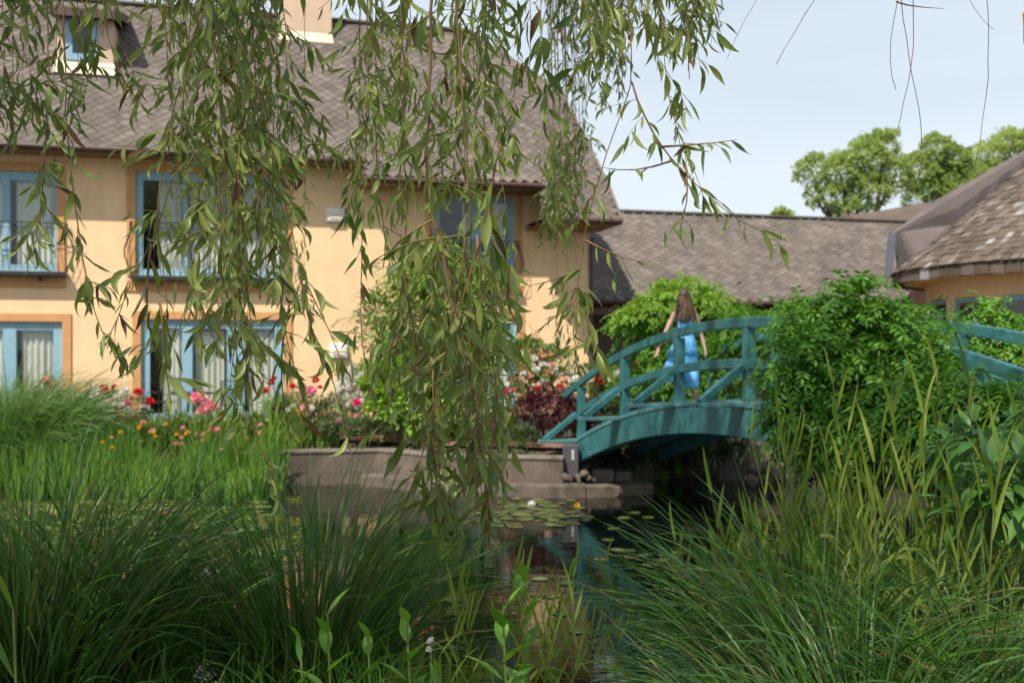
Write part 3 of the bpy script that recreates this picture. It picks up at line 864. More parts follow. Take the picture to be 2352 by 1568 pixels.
for k in range(90):        # thick shaggy eave course
    a0, a1 = 2*math.pi*k/90, 2*math.pi*(k+.94)/90
    r0, r1 = RR+.03+random.uniform(-.01, .02), RR-.12
    zt = EZ1+random.uniform(0, .02)
    V = []
    for rr in (r0, r1):
        for a in (a0, a1):
            V += [(rr*math.cos(a), rr*math.sin(a), EZ0+random.uniform(-.01,.01)), (rr*math.cos(a), rr*math.sin(a), zt)]
    mb.add(V, [(0,2,3,1),(4,5,7,6),(0,1,5,4),(2,6,7,3),(1,3,7,5),(0,4,6,2)])
stuff(mesh('eave_course', mb.V, mb.F, M['shake'], RB, np.repeat(RNG.uniform(0, .8, 90), 8)))
WR = 3.85; wtop = 3.50
mb = MB(); mb.lathe((0,0,0), [(WR, wtop), (WR, EZ0+.1), (RR-.2, EZ0+.03)], 96)
mb.lathe((0,0,0), [(WR, .6), (WR, 1.35), (WR-.1, 1.36)], 96)
mb.build('wall', M['stucco'], RB)
npil = 18
aa = ang0-.21
for k in range(npil):
    a = aa+2*math.pi*k/npil
    ca, sa = math.cos(a), math.sin(a)
    Rm = Matrix.Rotation(a, 4, 'Z')
    pb = MB().box(WR-.16, WR, -.14, .14, 1.36, wtop)
    po = pb.build('pillar', M['stucco'], RB); po.rotation_euler = (0, 0, a)
    half = WR*math.tan(math.pi/npil)
    wb = MB().box(WR-.17, WR-.09, .15, .23, 1.37, wtop-.01)
    wmid = a+math.pi/npil
    fr = MB().box(WR-.13, WR-.06, -half+.14, -half+.22, 1.37, wtop-.01).box(WR-.13, WR-.06, half-.22, half-.14, 1.37, wtop-.01).box(WR-.13, WR-.06, -half+.22, half-.22, wtop-.10, wtop-.01).box(WR-.13, WR-.06, -half+.22, half-.22, 1.37, 1.47)
    fo = fr.build('window', M['blue'], RB); fo.rotation_euler = (0, 0, wmid)
    mesh('pane', [(WR-.1,-half+.22,1.47),(WR-.1,half-.22,1.47),(WR-.1,half-.22,wtop-.1),(WR-.1,-half+.22,wtop-.1)], [(0,1,2,3)], M['glass'], fo)
mb = MB(); mb.lathe((0,0,0), [(WR-1.2, .6), (WR-1.2, EZ0)], 40); mb.build('room', M['room'], RB)
# roof valley between wing and pavilion
pts = [P(2050,534,25.3), P(2140,466,26.4), P(2352,346,26.8), P(2440,296,26.8), P(2440,520,24.5), P(2066,656,24.6)]
c_ = np.array([CC[0], CC[1], 0])
rv = mesh('valley_roof', [p-c_ for p in pts], [(0,5,4,1),(1,4,3,2)], M['shingle_fine'], RB)
# courses of the valley roof
cs_ = MB()
for k in range(1, 26):
    f = k/26
    a = pts[0]*(1-f)+pts[5]*f if False else pts[5]*(1-f)+pts[0]*f
    b = pts[4]*(1-f)+pts[3]*f
    if f > .0:
        cs_.bar(a-c_+np.array([0,-.03,0]), b-c_+np.array([0,-.03,0]), .05, .03)
stuff(cs_.build('shingle_courses', M['shingle_fine'], rv))
mb = MB(); a, b = P(2049,536,24.6)-c_, P(2041,636,24.3)-c_
mb.bar(a, b, .17, .05, (0,-1,0)); mb.build('flashing', M['slate'], RB)
# back roof rising behind the wing's ridge, with a small cone finial in front of it
pts = [P(1930,497,31), P(2020,484,31), P(2145,462,31), P(2300,440,31), P(2300,560,29), P(1930,560,29)]
mesh('back_roof', [p-c_ for p in pts], [(0,5,4,3,2,1)], M['shake'], RB)
fc = P(1943, 509, 30.0)
fin = MB()
for k in range(14):
    a0, a1 = 2*math.pi*k/14, 2*math.pi*(k+.92)/14
    fin.add([(0.36*math.cos(a0),0.36*math.sin(a0),-.06),(0.36*math.cos(a1),0.36*math.sin(a1),-.06),(0.03*math.cos(a1),0.03*math.sin(a1),.26),(0.03*math.cos(a0),0.03*math.sin(a0),.26)], [(0,1,2,3)])
fin.lathe((0,0,0), [(.30,-.3),(.33,-.05),(.02,.25)], 14)
fo = fin.build('roof_turret', M['shake']); fo.location = fc
tag(fo, 'small conical shingled turret cap poking above the low wing ridge', 'turret')

# ================================================================== the bridge
AX = np.array([-741*(-1.7)/F, -1.7])          # step of one post bay in plan, towards the camera
PERP = np.array([0.951, 0.309])               # across the bridge, away from the camera
def near(i, off=0.0):
    X = (-741*(10-i)+9000)*1.7/F; Z = (10-i)*1.7
    return np.array([X, Z]) + PERP*off
def deck(i): return EYE-.655-.1*(i-3)**2
BW = 1.5
B0 = near(0)
BR = thing('footbridge', 'arched teal wooden footbridge over the pond with curved double rails and slanting braces', 'bridge', (B0[0], B0[1], 0))
def pt(i, off, dz): q = near(i, off); return Vector((q[0], q[1], deck(i)+dz))
def sweep(mb, pts, w, h):
    """rectangular section along points; w horizontal across, h vertical"""
    V = []; pts = [Vector(p) for p in pts]
    for i, p in enumerate(pts):
        d = pts[min(i+1, len(pts)-1)]-pts[max(i-1, 0)]
        sd = Vector((d.y, -d.x, 0)).normalized()
        for a, b in ((-1,-1),(1,-1),(1,1),(-1,1)):
            V.append(p+sd*(a*w/2)+Vector((0,0,b*h/2)))
    Fc = [(0,3,2,1), tuple(4*(len(pts)-1)+k for k in range(4))]
    for i in range(len(pts)-1):
        for k in range(4):
            a, b = 4*i+k, 4*i+(k+1) % 4
            Fc.append((a, b, b+4, a+4))
    mb.add(V, Fc)
def rng(a, b, s): return [a+(b-a)*k/int(round((b-a)/s)) for k in range(int(round((b-a)/s))+1)]
for off in (0.0, BW):
    mb = MB(); sweep(mb, [pt(i, off+(-.02 if off == 0 else .02), .965) for i in rng(-.42, 6.42, .1)], .075, .125); mb.build('handrail', M['teal'], BR, True, bevel=.012)
    mb = MB(); sweep(mb, [pt(i, off+(-.02 if off == 0 else .02), .47) for i in rng(0, 6, .1)], .07, .12); mb.build('middle_rail', M['teal'], BR, True, bevel=.012)
    sgn = -1 if off == 0 else 1
    mb = MB()
    o2 = off+sgn*.05
    sweep(mb, [pt(i, o2, -.225) for i in rng(-.05, 6.05, .1)], .09, .37); mb.build('girder', M['teal'], BR, True, bevel=.01)
    mb = MB(); sweep(mb, [pt(i, off+sgn*.085, -.025) for i in rng(-.1, 6.1, .1)], .05, .035); mb.build('girder_cap', M['teal_deck'], BR, True)
    for i in range(7):
        a, b = pt(i, off+sgn*.0, .02), pt(i, off+sgn*.0, .90)
        MB().bar(a, b, .125, .125, (AX[0], AX[1], 0)).build('post', M['teal'], BR, True, bevel=.008)
        a, b = pt(i, off-sgn*.1, -.0), pt(i, off+sgn*.76, -.0)
        a.z = b.z = deck(i)-.01
        MB().bar(a, b, .16, .055).build('outrigger', M['teal_deck'], BR, True, bevel=.006)
        a, b = pt(i, off+sgn*.09, .44), pt(i, off+sgn*.66, .02)
        b.z = deck(i)+.02
        MB().bar(a, b, .085, .10, (-(AX[0]), -(AX[1]), 0)).build('brace', M['teal'], BR, True, bevel=.006)
# deck planks
pang = math.atan2(PERP[1], PERP[0])
pm = MB().box(-.10, BW+.10, -.068, .068, -.02, .02)
pme = new_mesh('deck_plank', pm.V, pm.F); pme.materials.append(M['teal_deck'])
i = -.15
while i < 6.2:
    q = near(i); o = bpy.data.objects.new('deck_plank', pme); COL.objects.link(o); o.parent = BR
    sl = .2*(i-3)/1.79
    o.location = (q[0]-B0[0], q[1]-B0[1], deck(i)+random.uniform(-.002, .002)); o.rotation_euler = (math.atan(sl)*1.0, 0, pang)
    i += .083
mb = MB()
for off in (.4, 1.1): sweep(mb, [pt(i, off, -.17) for i in rng(0, 6, .2)], .09, .24)
mb.build('joist', M['teal'], BR, True)
# grey box with a white slotted plate on the bridge end
q = near(0.02, -.12)
ub = thing('utility_box', 'dark grey box with a pale slotted plate under the left end of the bridge', 'utility box', (q[0]-.10, q[1]-.25, 0.25))
MB().box(-.13, .13, -.1, .1, 0, .55).build('casing', plain('dark_grey_plastic', (.07,.07,.075), .6), ub, bevel=.015)
for k in range(5): MB().box(.015, .055, -.108, -.1005, .30+.035*k, .32+.035*k).build('slot', M['white'], ub)

# ================================================================== the woman on the bridge
gq = near(1.72, .5); GD = gq[1]; GDK = deck(1.72)+.022
def G(x, y, d=0.0): return Vector(P(x, y, GD+d))
PE = thing('person', 'woman in a tiered sky blue sundress with long brown hair walking away over the bridge', 'person', (gq[0], gq[1], GDK))
sk = [ # point, radius
 (G(1576,790), (.10,.085)),     #0 pelvis root
 (G(1575,765), (.088,.075)),    #1 waist
 (G(1574,738), (.105,.075)),    #2 chest
 (G(1573,718), (.085,.06)),     #3 upper chest
 (G(1572,708), (.040,.040)),    #4 neck
 (G(1571,697), (.042,.042)),    #5 neck top
 (G(1571,682), (.070,.078)),    #6 head
 (G(1571,670), (.055,.062)),    #7 crown
 (G(1552,716), (.042,.042)),    #8 l shoulder
 (G(1540,738,-.02), (.036,.036)),#9
 (G(1529,762,-.03), (.030,.030)),#10 elbow
 (G(1520,782,-.05), (.025,.025)),#11
 (G(1513,800,-.06), (.019,.019)),#12 wrist
 (G(1595,716), (.042,.042)),    #13 r shoulder
 (G(1603,738,.0), (.036,.036)),
 (G(1609,762,.02), (.030,.030)),
 (G(1614,780,.0), (.025,.025)),
 (G(1619,799,-.03), (.019,.019)), #17
 (G(1567,805,-.01), (.085,.085)), #18 l hip
 (G(1567,835,-.10), (.070,.075)),
 (G(1567,862,-.16), (.050,.052)), #20 knee
 (G(1568,885,-.06), (.048,.050)),
 (G(1570,910,.06), (.030,.032)), #22 ankle
 (G(1584,805,.02), (.085,.085)), #23 r hip
 (G(1585,835,.10), (.070,.075)),
 (G(1583,864,.16), (.050,.052)),
 (G(1590,888,.20), (.048,.050)),
 (G(1599,910,.18), (.029,.031)), #27 ankle
]
gz = GDK
lk = Vector((sk[22][0].x, sk[22][0].y, gz+.075)); rk = Vector((sk[27][0].x, sk[27][0].y, gz+.075))
sk[22] = (lk, (.029,.031)); sk[27] = (rk, (.029,.031))
fd = Vector((-.31, .951, 0))
sk += [(lk+Vector((0,0,-.045)), (.028,.028)), (lk+fd*.13+Vector((0,0,-.045)), (.026,.024)), (rk+Vector((0,0,-.045)), (.028,.028)), (rk+fd*.13+Vector((0,0,-.045)), (.026,.024))]
ed = [(0,1),(1,2),(2,3),(3,4),(4,5),(5,6),(6,7),(3,8),(8,9),(9,10),(10,11),(11,12),(3,13),(13,14),(14,15),(15,16),(16,17),(0,18),(18,19),(19,20),(20,21),(21,22),(0,23),(23,24),(24,25),(25,26),(26,27),(22,28),(28,29),(27,30),(30,31)]
# hands: palm, four fingers, thumb
def hand(wi, dirv, side):
    global sk, ed
    w = sk[wi][0]; d = Vector(dirv).normalized(); s = Vector(side).normalized(); n = d.cross(s)
    base = len(sk); sk.append((w+d*.035, (.024,.016))); ed.append((wi, base)); sk.append((w+d*.075, (.032,.013))); ed.append((base, base+1))
    for k, (o, l) in enumerate(((-.028,.055),(-.010,.066),(.009,.063),(.027,.050))):
        a = len(sk)
        p0 = w+d*.085+s*o
        sk.append((p0+d*.012, (.0085,.0085))); sk.append((p0+d*(l*.6)+n*.012, (.0075,.0075))); sk.append((p0+d*(l*.92)+n*.030, (.006,.006)))
        ed.extend([(base+1, a), (a, a+1), (a+1, a+2)])
    a = len(sk); sk.append((w+d*.055+s*-.036+n*.012, (.010,.010))); sk.append((w+d*.095+s*-.050+n*.02, (.0075,.0075))); ed.extend([(base, a), (a, a+1)])
hand(12, (-.32,-.1,-.95), (.5,-.8,.0))
hand(17, (.18,-.1,-.95), (-.6,-.75,0))
bm = bmesh.new(); ly = bm.verts.layers.skin.verify(); vs = [bm.verts.new(Vector(p)) for p, r in sk]
for v, (p, r) in zip(vs, sk): v[ly].radius = r
vs[0][ly].use_root = True
for a, b in ed: bm.edges.new((vs[a], vs[b]))
me = bpy.data.meshes.new('body'); bm.to_mesh(me); bm.free()
bo = link('body', me, M['skin'], PE, True)
mo = bo.modifiers.new('skin', 'SKIN'); mo.use_smooth_shade = True
mo = bo.modifiers.new('sub', 'SUBSURF'); mo.levels = 2; mo.render_levels = 2
# face and ears (turned away from the camera, in the walking direction)
hc = G(1571,681)
def ell(mb, c, r, rot=None, seg=10, ring=7):
    V, Fc = [], []
    for j in range(ring+1):
        ph = math.pi*j/ring
        for k in range(seg):
            t = 2*math.pi*k/seg
            v = Vector((r[0]*math.sin(ph)*math.cos(t), r[1]*math.sin(ph)*math.sin(t), r[2]*math.cos(ph)))
            if rot: v = rot @ v
            V.append(Vector(c)+v)
    for j in range(ring):
        for k in range(seg):
            a, b = j*seg+k, j*seg+(k+1) % seg
            Fc.append((a, a+seg, b+seg, b))
    mb.add(V, Fc)
for s in (-1, 1):
    mb = MB(); ell(mb, hc+Vector((.951,.309,0))*(s*.073)+Vector((0,0,-.01)), (.012,.018,.03)); mb.build('ear', M['skin'], PE, True, True)
    mb = MB(); ell(mb, hc+Vector((.951,.309,0))*(s*.028)+fd*.075+Vector((0,0,.0)), (.011,.008,.007)); mb.build('eye', M['white'], PE, True, True)
mb = MB(); ell(mb, hc+fd*.088+Vector((0,0,-.02)), (.011,.018,.02)); mb.build('nose', M['skin'], PE, True, True)
mb = MB(); ell(mb, hc+fd*.077+Vector((0,0,-.052)), (.022,.008,.006)); mb.build('mouth', M['petal_pink'], PE, True, True)
# dress: tiers of a flared skirt built as rings with folds
def ringtier(name, levels, nf, amp, mat, ph=0.0, seg=64):
    V = []; n = len(levels)
    for j, (x, y, rx, ry) in enumerate(levels):
        c = G(x, y); f = j/(n-1)
        for k in range(seg):
            t = 2*math.pi*k/seg
            w = 1+amp*f*math.sin(nf*t+ph)+amp*.5*f*math.sin((nf*.5+1)*t+ph*2)
            V.append(c+Vector((.951,.309,0))*(rx*w*math.cos(t))+fd*(ry*w*math.sin(t)))
    Fc = []
    for j in range(n-1):
        for k in range(seg):
            a, b = j*seg+k, j*seg+(k+1) % seg
            Fc.append((a, a+seg, b+seg, b))
    o = mesh(name, V, Fc, mat, PE, None, True, True)
    m_ = o.modifiers.new('solid', 'SOLIDIFY'); m_.thickness = .006
    return o
ringtier('bodice', [(1574,732,.118,.095),(1574,745,.118,.098),(1575,762,.112,.095),(1575,780,.135,.115),(1574,795,.165,.135)], 10, .03, M['dress'])
ringtier('dress_tier', [(1574,778,.135,.115),(1572,790,.175,.14),(1569,803,.205,.16),(1567,815,.23,.175)], 13, .05, M['dress'], .4)
ringtier('dress_tier', [(1571,800,.17,.14),(1569,815,.20,.155),(1567,832,.235,.17),(1565,845,.25,.18)], 15, .06, M['dress'], 1.1)
ringtier('dress_tier', [(1571,830,.185,.155),(1570,845,.215,.17),(1567,860,.245,.185),(1564,876,.265,.195)], 17, .07, M['dress'], 2.0)
ringtier('skirt_lining', [(1578,850,.15,.16),(1580,870,.14,.17),(1582,886,.12,.17),(1583,889,.115,.17)], 9, .06, M['dress'], .7)
mb = MB(); mb.tube([G(1556,734,-.07), G(1562,722,-.05), G(1567,712,-.02)], .008, 5).tube([G(1592,734,-.07), G(1588,722,-.06), G(1583,714,-.03)], .008, 5)
mb.tube([G(1582,728,-.1), G(1588,722,-.12), G(1592,730,-.12), G(1585,736,-.115), G(1590,750,-.12)], .007, 5); mb.build('strap', M['dress_white'], PE, True)
for i_ in (28, 30):
    c = sk[i_][0]; mb = MB(); mb.bar(c-fd*.05+Vector((0,0,-.03)), c+fd*.17+Vector((0,0,-.03)), .085, .012); mb.build('sandal', M['sandal'], PE, True, bevel=.004)
# hair: cap plus long wavy locks
mb = MB(); ell(mb, hc+Vector((0,0,.012))-fd*.012, (.086,.095,.105), None, 16, 10); 
hm = MB(); rb = Vector((.951,.309,0))
V = []; prf = [(0.02,.05,.05),(-.08,.078,.06),(-.16,.085,.055),(-.24,.098,.05),(-.32,.105,.045),(-.39,.095,.035),(-.43,.06,.02)]
for dz, rx, ry in prf:
    for k in range(20):
        t = 2*math.pi*k/20; V.append(hc+Vector((0,0,dz))-fd*.065+rb*(rx*.72*math.cos(t)*(1+.08*math.sin(5*t+dz*20)))+fd*(ry*math.sin(t)*.9))
Fc = [(j*20+k, j*20+(k+1) % 20, (j+1)*20+(k+1) % 20, (j+1)*20+k) for j in range(len(prf)-1) for k in range(20)]
mb.add(V, Fc); hcap = mb.build('hair', M['hair'], PE, True, True)
so = Soup()
N = 900
t = RNG.uniform(-2.6, 2.6, N); el = RNG.uniform(.0, 1.1, N)
rt = np.array([.951,.309,0]); fdn = np.array([-.31,.951,0]); upn = np.array([0,0,1.])
o_ = (rt*np.sin(t)[:, None] - fdn*np.cos(t)[:, None])
keep = np.cos(t) > -.55
o_ = o_[keep]; el = el[keep]; t = t[keep]; N = len(t)
base = np.array(hc)+np.array([0,0,.012])-fdn*.012 + o_*(np.cos(el)*.084)[:, None] + upn*(np.sin(el)*.104)[:, None]
d0 = o_*np.sin(el)[:, None]*.42 - upn*1.0 - fdn*.06
Ln = RNG.uniform(.26, .42, N)+np.sin(el)*.04
so.add(blades(base, d0, o_, Ln, RNG.uniform(.008,.02,N), [.7,1,1,1,1,.9,.8,.6,.2], 1.3, RNG.normal(size=(N,3))*.42*np.array([1.2,1,.1]), .1, RNG.normal(size=N)*.8))
so.build('hair_locks', M['hair'], PE)

# ================================================================== rocks, terrace furniture, lantern
def rock_mesh(r, seed):
    rr = random.Random(seed); bm = bmesh.new(); bmesh.ops.create_icosphere(bm, subdivisions=2, radius=1)
    off = [rr.uniform(0, 9) for _ in range(6)]
    for v in bm.verts:
        c = v.co; k = 1+.22*math.sin(c.x*2.1+off[0])+.18*math.sin(c.y*2.7+off[1])+.15*math.sin(c.z*3.3+off[2])
        v.co = Vector((c.x*k*r*1.2, c.y*k*r, c.z*k*r*.7))
    me = bpy.data.meshes.new('rock'); bm.to_mesh(me); bm.free(); me.materials.append(M['rock']); return me
rms = [rock_mesh(1, s) for s in range(6)]
spots = [(1276,1072,16.75,.08),(1290,1058,16.95,.07),(1287,1092,16.5,.07),(1303,1098,16.4,.08),(1340,1088,16.5,.07),(1330,1099,16.35,.06),(1293,1078,16.75,.06),(1345,1072,16.9,.06),(1272,1050,17.0,.06),(1352,1098,16.5,.05)]
for k, (x, y, Z, r) in enumerate(spots):
    o = bpy.data.objects.new('rock', rms[k % 6]); COL.objects.link(o); o.location = P(x, y, Z); o.scale = (r, r, r); o.rotation_euler = (k*.9, k*2.3, k*1.7)
    tag(o, 'brown rock in the pile between the concrete wall and the bridge end', 'rock', 'rocks piled by the bridge end')
for k in range(16):
    x = 1712+random.random()*95; Z = 17.3+random.random()*.8; r = random.uniform(.06, .12)
    q = P(x, 1075, Z); o = bpy.data.objects.new('rock', rms[k % 6]); COL.objects.link(o)
    o.location = (q[0], q[1], max(.05, float(GH(q[0], q[1])))+random.uniform(.0, .22)); o.scale = (r, r, r); o.rotation_euler = (0, k, k*2.1)
    tag(o, 'small rounded stone on the bank seen beyond the bridge arch', 'rock', 'stones on the bank beyond the arch')

def chair(x, Z, lab, rz):
    z0 = float(GH((x-CX)*Z/F, Z)); t_ = thing('patio_chair', lab, 'chair', XG(x, Z, z0), rz)
    for sx in (-.22, .22):
        for sy, top in ((-.2, .45), (.2, .92)):
            MB().tube([(sx, sy, 0), (sx*.96, sy*(1 if top < .5 else 1.15), top)], .013, 6).build('leg', M['iron'], t_)
    s_ = MB().box(-.23, .23, -.22, .22, .44, .455); s_.build('seat', M['iron'], t_)
    b_ = MB().tube([(-.22,.23,.9),(0,.25,.95),(.22,.23,.9)], .014, 6).tube([(-.22,.22,.60),(.22,.22,.60)], .01, 6)
    for k in range(5): b_.tube([(-.16+.08*k,.22,.6),(-.16+.08*k,.24,.92)], .007, 4)
    b_.build('backrest', M['iron'], t_)
    a_ = MB().tube([(-.23,.2,.65),(-.25,-.1,.66),(-.23,-.2,.45)], .011, 5); a_.build('armrest', M['iron'], t_)
    a_ = MB().tube([(.23,.2,.65),(.25,-.1,.66),(.23,-.2,.45)], .011, 5); a_.build('armrest', M['iron'], t_)
chair(545, 20.0, 'black iron patio chair standing right of the table in front of the lower windows', 2.6)
chair(372, 20.2, 'black iron patio chair half hidden behind the rose bush left of the table', -2.2)
z0 = float(GH((455-CX)*19.9/F, 19.9)); t_ = thing('patio_table', 'round black iron patio table in front of the lower blue windows', 'table', XG(440, 19.9, z0))
MB().lathe((0,0,0), [(.42,.68),(.43,.69),(.43,.705),(.42,.715)], 28).build('tabletop', M['iron'], t_)
for k in range(3):
    a = k*2.09+.4; MB().tube([(.1*math.cos(a),.1*math.sin(a),.68),(.14*math.cos(a),.14*math.sin(a),.35),(.34*math.cos(a),.34*math.sin(a),0)], .014, 6).build('leg', M['iron'], t_)
q = P(1211, 975, 18.6); gz0 = float(GH(q[0], q[1]))
t_ = thing('garden_lantern', 'small garden lantern with a turquoise pyramid cap beside the dark red maple', 'lantern', (q[0], q[1], gz0))
MB().lathe((0,0,q[2]-gz0), [(.17,0),(.16,.02),(.02,.15)], 4).build('lantern_cap', plain('turquoise_glaze', (.10,.42,.42), .4), t_)
MB().box(-.07, .07, -.07, .07, .08, q[2]-gz0-.002).build('lantern_body', M['slate'], t_); MB().box(-.1,.1,-.1,.1,0,.08).build('lantern_base', M['rock'], t_)

# ================================================================== plants
def cloud(blobs, n, size, mat_prof=PROF_SMALL, aspect=.5, droop=.3, clumps=18, jit=.16, up=.35, fill=.25, cr=1.0):
    """leaves on and in a group of ellipsoids; gathered in clumps so the outline is uneven. blobs: (centre, (rx, ry, rz))"""
    vol = np.array([r[0]*r[2] for c, r in blobs]); pr = vol/vol.sum()
    nc = max(3, int(clumps*len(blobs)))
    bi = RNG.choice(len(blobs), nc, p=pr); dv = rvec(nc); dv[:, 2] = np.where(dv[:, 2] < -.5, -dv[:, 2], dv[:, 2])
    C = np.array([blobs[i][0] for i in bi], float); Rr = np.array([blobs[i][1] for i in bi], float)
    sc = RNG.uniform(.72, 1.08, (nc, 1)); cc = C+dv*Rr*sc; crad = Rr.mean(1)*RNG.uniform(.22, .42, nc)*cr
    k = RNG.integers(0, nc, n); inner = RNG.random(n) < fill
    o = rvec(n)*(RNG.random(n)**.45)[:, None]
    pos = cc[k]+o*crad[k][:, None]*np.array([1, 1, .8])
    bj = RNG.choice(len(blobs), n, p=pr)
    Cj = np.array([b[0] for b in blobs])[bj]; Rj = np.array([b[1] for b in blobs])[bj]
    pin = Cj+rvec(n)*(RNG.random(n)**.4)[:, None]*Rj*.93
    pos = np.where(inner[:, None], pin, pos)
    out = nrm(np.where(inner[:, None], pos-Cj, o*.6+dv[k]*.7))
    d = nrm(out+rvec(n)*.7+np.array([0, 0, up-droop]))
    nn = nrm(out*.5+np.array([0, 0, .9])+rvec(n)*.45)
    L_ = size*RNG.uniform(.6, 1.25, n)
    ti = np.clip(.5+.5*(RNG.random(n)-.5)+(.25*(RNG.random(nc)-.5)*2)[k], 0, 1)
    return blades(pos, d, nn, L_, L_*aspect, mat_prof, droop, None, .12, 0, ti)
def pxb(x, y, r, Z, ry=None, dz=0):
    """ellipsoid seen at (x, y) with radius r (picture units)"""
    rr = r*Z/F if not hasattr(r, '__len__') else None
    if rr is None: rx, rz = r[0]*Z/F, r[1]*Z/F
    else: rx = rz = rr
    return (P(x, y, Z+dz), (rx, ry if ry else (rx+rz)/2, rz))
def sprays(blobs, n, L0=.30, leaf=.065, pairs=6, clumps=10):
    """pinnate leaves: an arching midrib with paired leaflets. returns (leaflets, midribs)"""
    vol = np.array([r[0]*r[2] for c, r in blobs]); pr = vol/vol.sum()
    bi = RNG.choice(len(blobs), n, p=pr); dv = rvec(n); dv[:, 2] = np.abs(dv[:, 2])*np.where(RNG.random(n) < .75, 1, -1)
    dv[:, 2] *= 1.15; dv[:, 1] = np.where(RNG.random(n) < .65, -np.abs(dv[:, 1]), dv[:, 1]); dv = nrm(dv)
    C = np.array([b[0] for b in blobs], float)[bi]; Rr = np.array([b[1] for b in blobs], float)[bi]
    lump = 1+.24*np.sin(dv[:, 0]*6+bi)+.20*np.sin(dv[:, 2]*9+bi*2.1+dv[:, 0]*3)
    base = C+dv*Rr*(RNG.uniform(.45, 1.0, n)*lump)[:, None]
    d = nrm(dv+rvec(n)*.45+np.array([0, 0, .25])); Ls = L0*RNG.uniform(.7, 1.2, n)
    tn = np.clip(RNG.normal(.45, .2, n)+(base[:, 2]-C[:, 2])/np.maximum(Rr[:, 2], .1)*.12, 0, 1)
    pos, dr, no, ls, ti = [], [], [], [], []
    c = base.copy(); m = pairs*2
    mid = [c.copy()]
    for k in range(pairs+1):
        f = (k+.6)/(pairs+.6)
        dd = nrm(d+np.array([0, 0, -1.])*(1.3*f)); c = c+dd*(Ls/(pairs+1))[:, None]; mid.append(c.copy())
        sd = nrm(np.cross(dd, [0, 0, 1.])); up = np.cross(sd, dd)
        for s in ((-1, 1) if k < pairs else (0,)):
            pos.append(c); dr.append(nrm(dd*(.55 if s else 1)+sd*s*.9+np.array([0, 0, -.22])+RNG.normal(size=(n, 3))*.12)); no.append(up+RNG.normal(size=(n, 3))*.2)
            ls.append(leaf*(1-.35*abs(f-.45))*RNG.uniform(.8, 1.15, n)); ti.append(np.clip(tn+RNG.normal(0, .08, n), 0, 1))
    V = blades(np.concatenate(pos), np.concatenate(dr), np.concatenate(no), np.concatenate(ls), np.concatenate(ls)*.40, PROF_SMALL, .35, None, .12, 0, np.concatenate(ti))
    return V
def stems(blobs, base, n, r=.012):
    mb = MB()
    for k in range(n):
        c, rr = blobs[k % len(blobs)]; q = Vector(c)+Vector([random.uniform(-.5, .5)*a for a in rr])
        b = Vector(base)+Vector((random.uniform(-.1, .1), random.uniform(-.1, .1), 0)); m_ = b.lerp(q, .5)+Vector((random.uniform(-.15, .15), random.uniform(-.1, .1), .1))
        mb.tube([b, b.lerp(m_, .5), m_, m_.lerp(q, .6), q], [r*1.6, r*1.4, r, r*.7, r*.4], 5)
    return mb
def plant(name, label, cat, bx, bZ, blobs, group=None):
    x, y = (bx-CX)*bZ/F, bZ
    return thing(name, label, cat, (x, y, float(GH(x, y))), 0, group)

# ---- trees behind the roofs
def tree(lab, bx, Z, blobs, n, size, tops, kind='leafy_tree', mat='tree'):
    X = (bx-CX)*Z/F; T = thing(kind, lab, 'tree', (X, Z, .5))
    mb = MB(); c0 = Vector((X, Z, .4)); mb.tube([c0, c0+Vector((.1, 0, 2.5)), c0+Vector((.0, 0, 5))], [.30, .24, .2], 8)
    mb.build('trunk', M['bark'], T, True)
    mb = MB()
    for k, (c, r) in enumerate(blobs):
        st = c0+Vector((0, 0, 4.9)); q = Vector(c); m_ = st.lerp(q, .5)+Vector((random.uniform(-.4, .4), 0, .3))
        mb.tube([st, m_, q, q+Vector((random.uniform(-.5,.5), 0, r[2]*.6))], [.13, .09, .05, .02], 6)
    mb.build('limbs', M['bark'], T, True)
    so = Soup(); so.add(cloud(blobs, n, size, PROF_SMALL, .62, .3, 44, .2, .4, .28, .8)); so.build('crown', M[mat], T)
Zt = 42
tree('spreading pale green tree behind the low roof, the leftmost of the row', 1960, Zt,
     [pxb(1865,395,(38,38),Zt),pxb(1930,400,(42,45),Zt),pxb(1985,365,(45,50),Zt),pxb(2030,335,(38,38),Zt),pxb(1920,455,(50,32),Zt),pxb(1995,440,(52,45),Zt),pxb(1870,455,(22,26),Zt),pxb(2060,400,(35,50),Zt),pxb(1960,490,(60,20),Zt)], 15000, .15, None)
tree('pale green tree behind the low roof, middle one of the row', 2150, Zt+3,
     [pxb(2110,400,(38,50),Zt+3),pxb(2150,350,(35,40),Zt+3),pxb(2190,370,(38,36),Zt+3),pxb(2140,450,(60,40),Zt+3),pxb(2200,430,(50,50),Zt+3)], 12000, .16, None)
tree('deeper green tree rising behind the conical roof at the right edge', 2310, Zt+6,
     [pxb(2270,360,(45,40),Zt+6),pxb(2320,340,(45,42),Zt+6),pxb(2370,350,(40,45),Zt+6),pxb(2260,420,(50,50),Zt+6),pxb(2330,420,(60,50),Zt+6)], 12000, .16, None)
tree('far treetop showing just above the ridge of the low wing', 1795, 60, [pxb(1790,492,(14,9),60),pxb(1802,496,(16,9),60)], 500, .3, None)

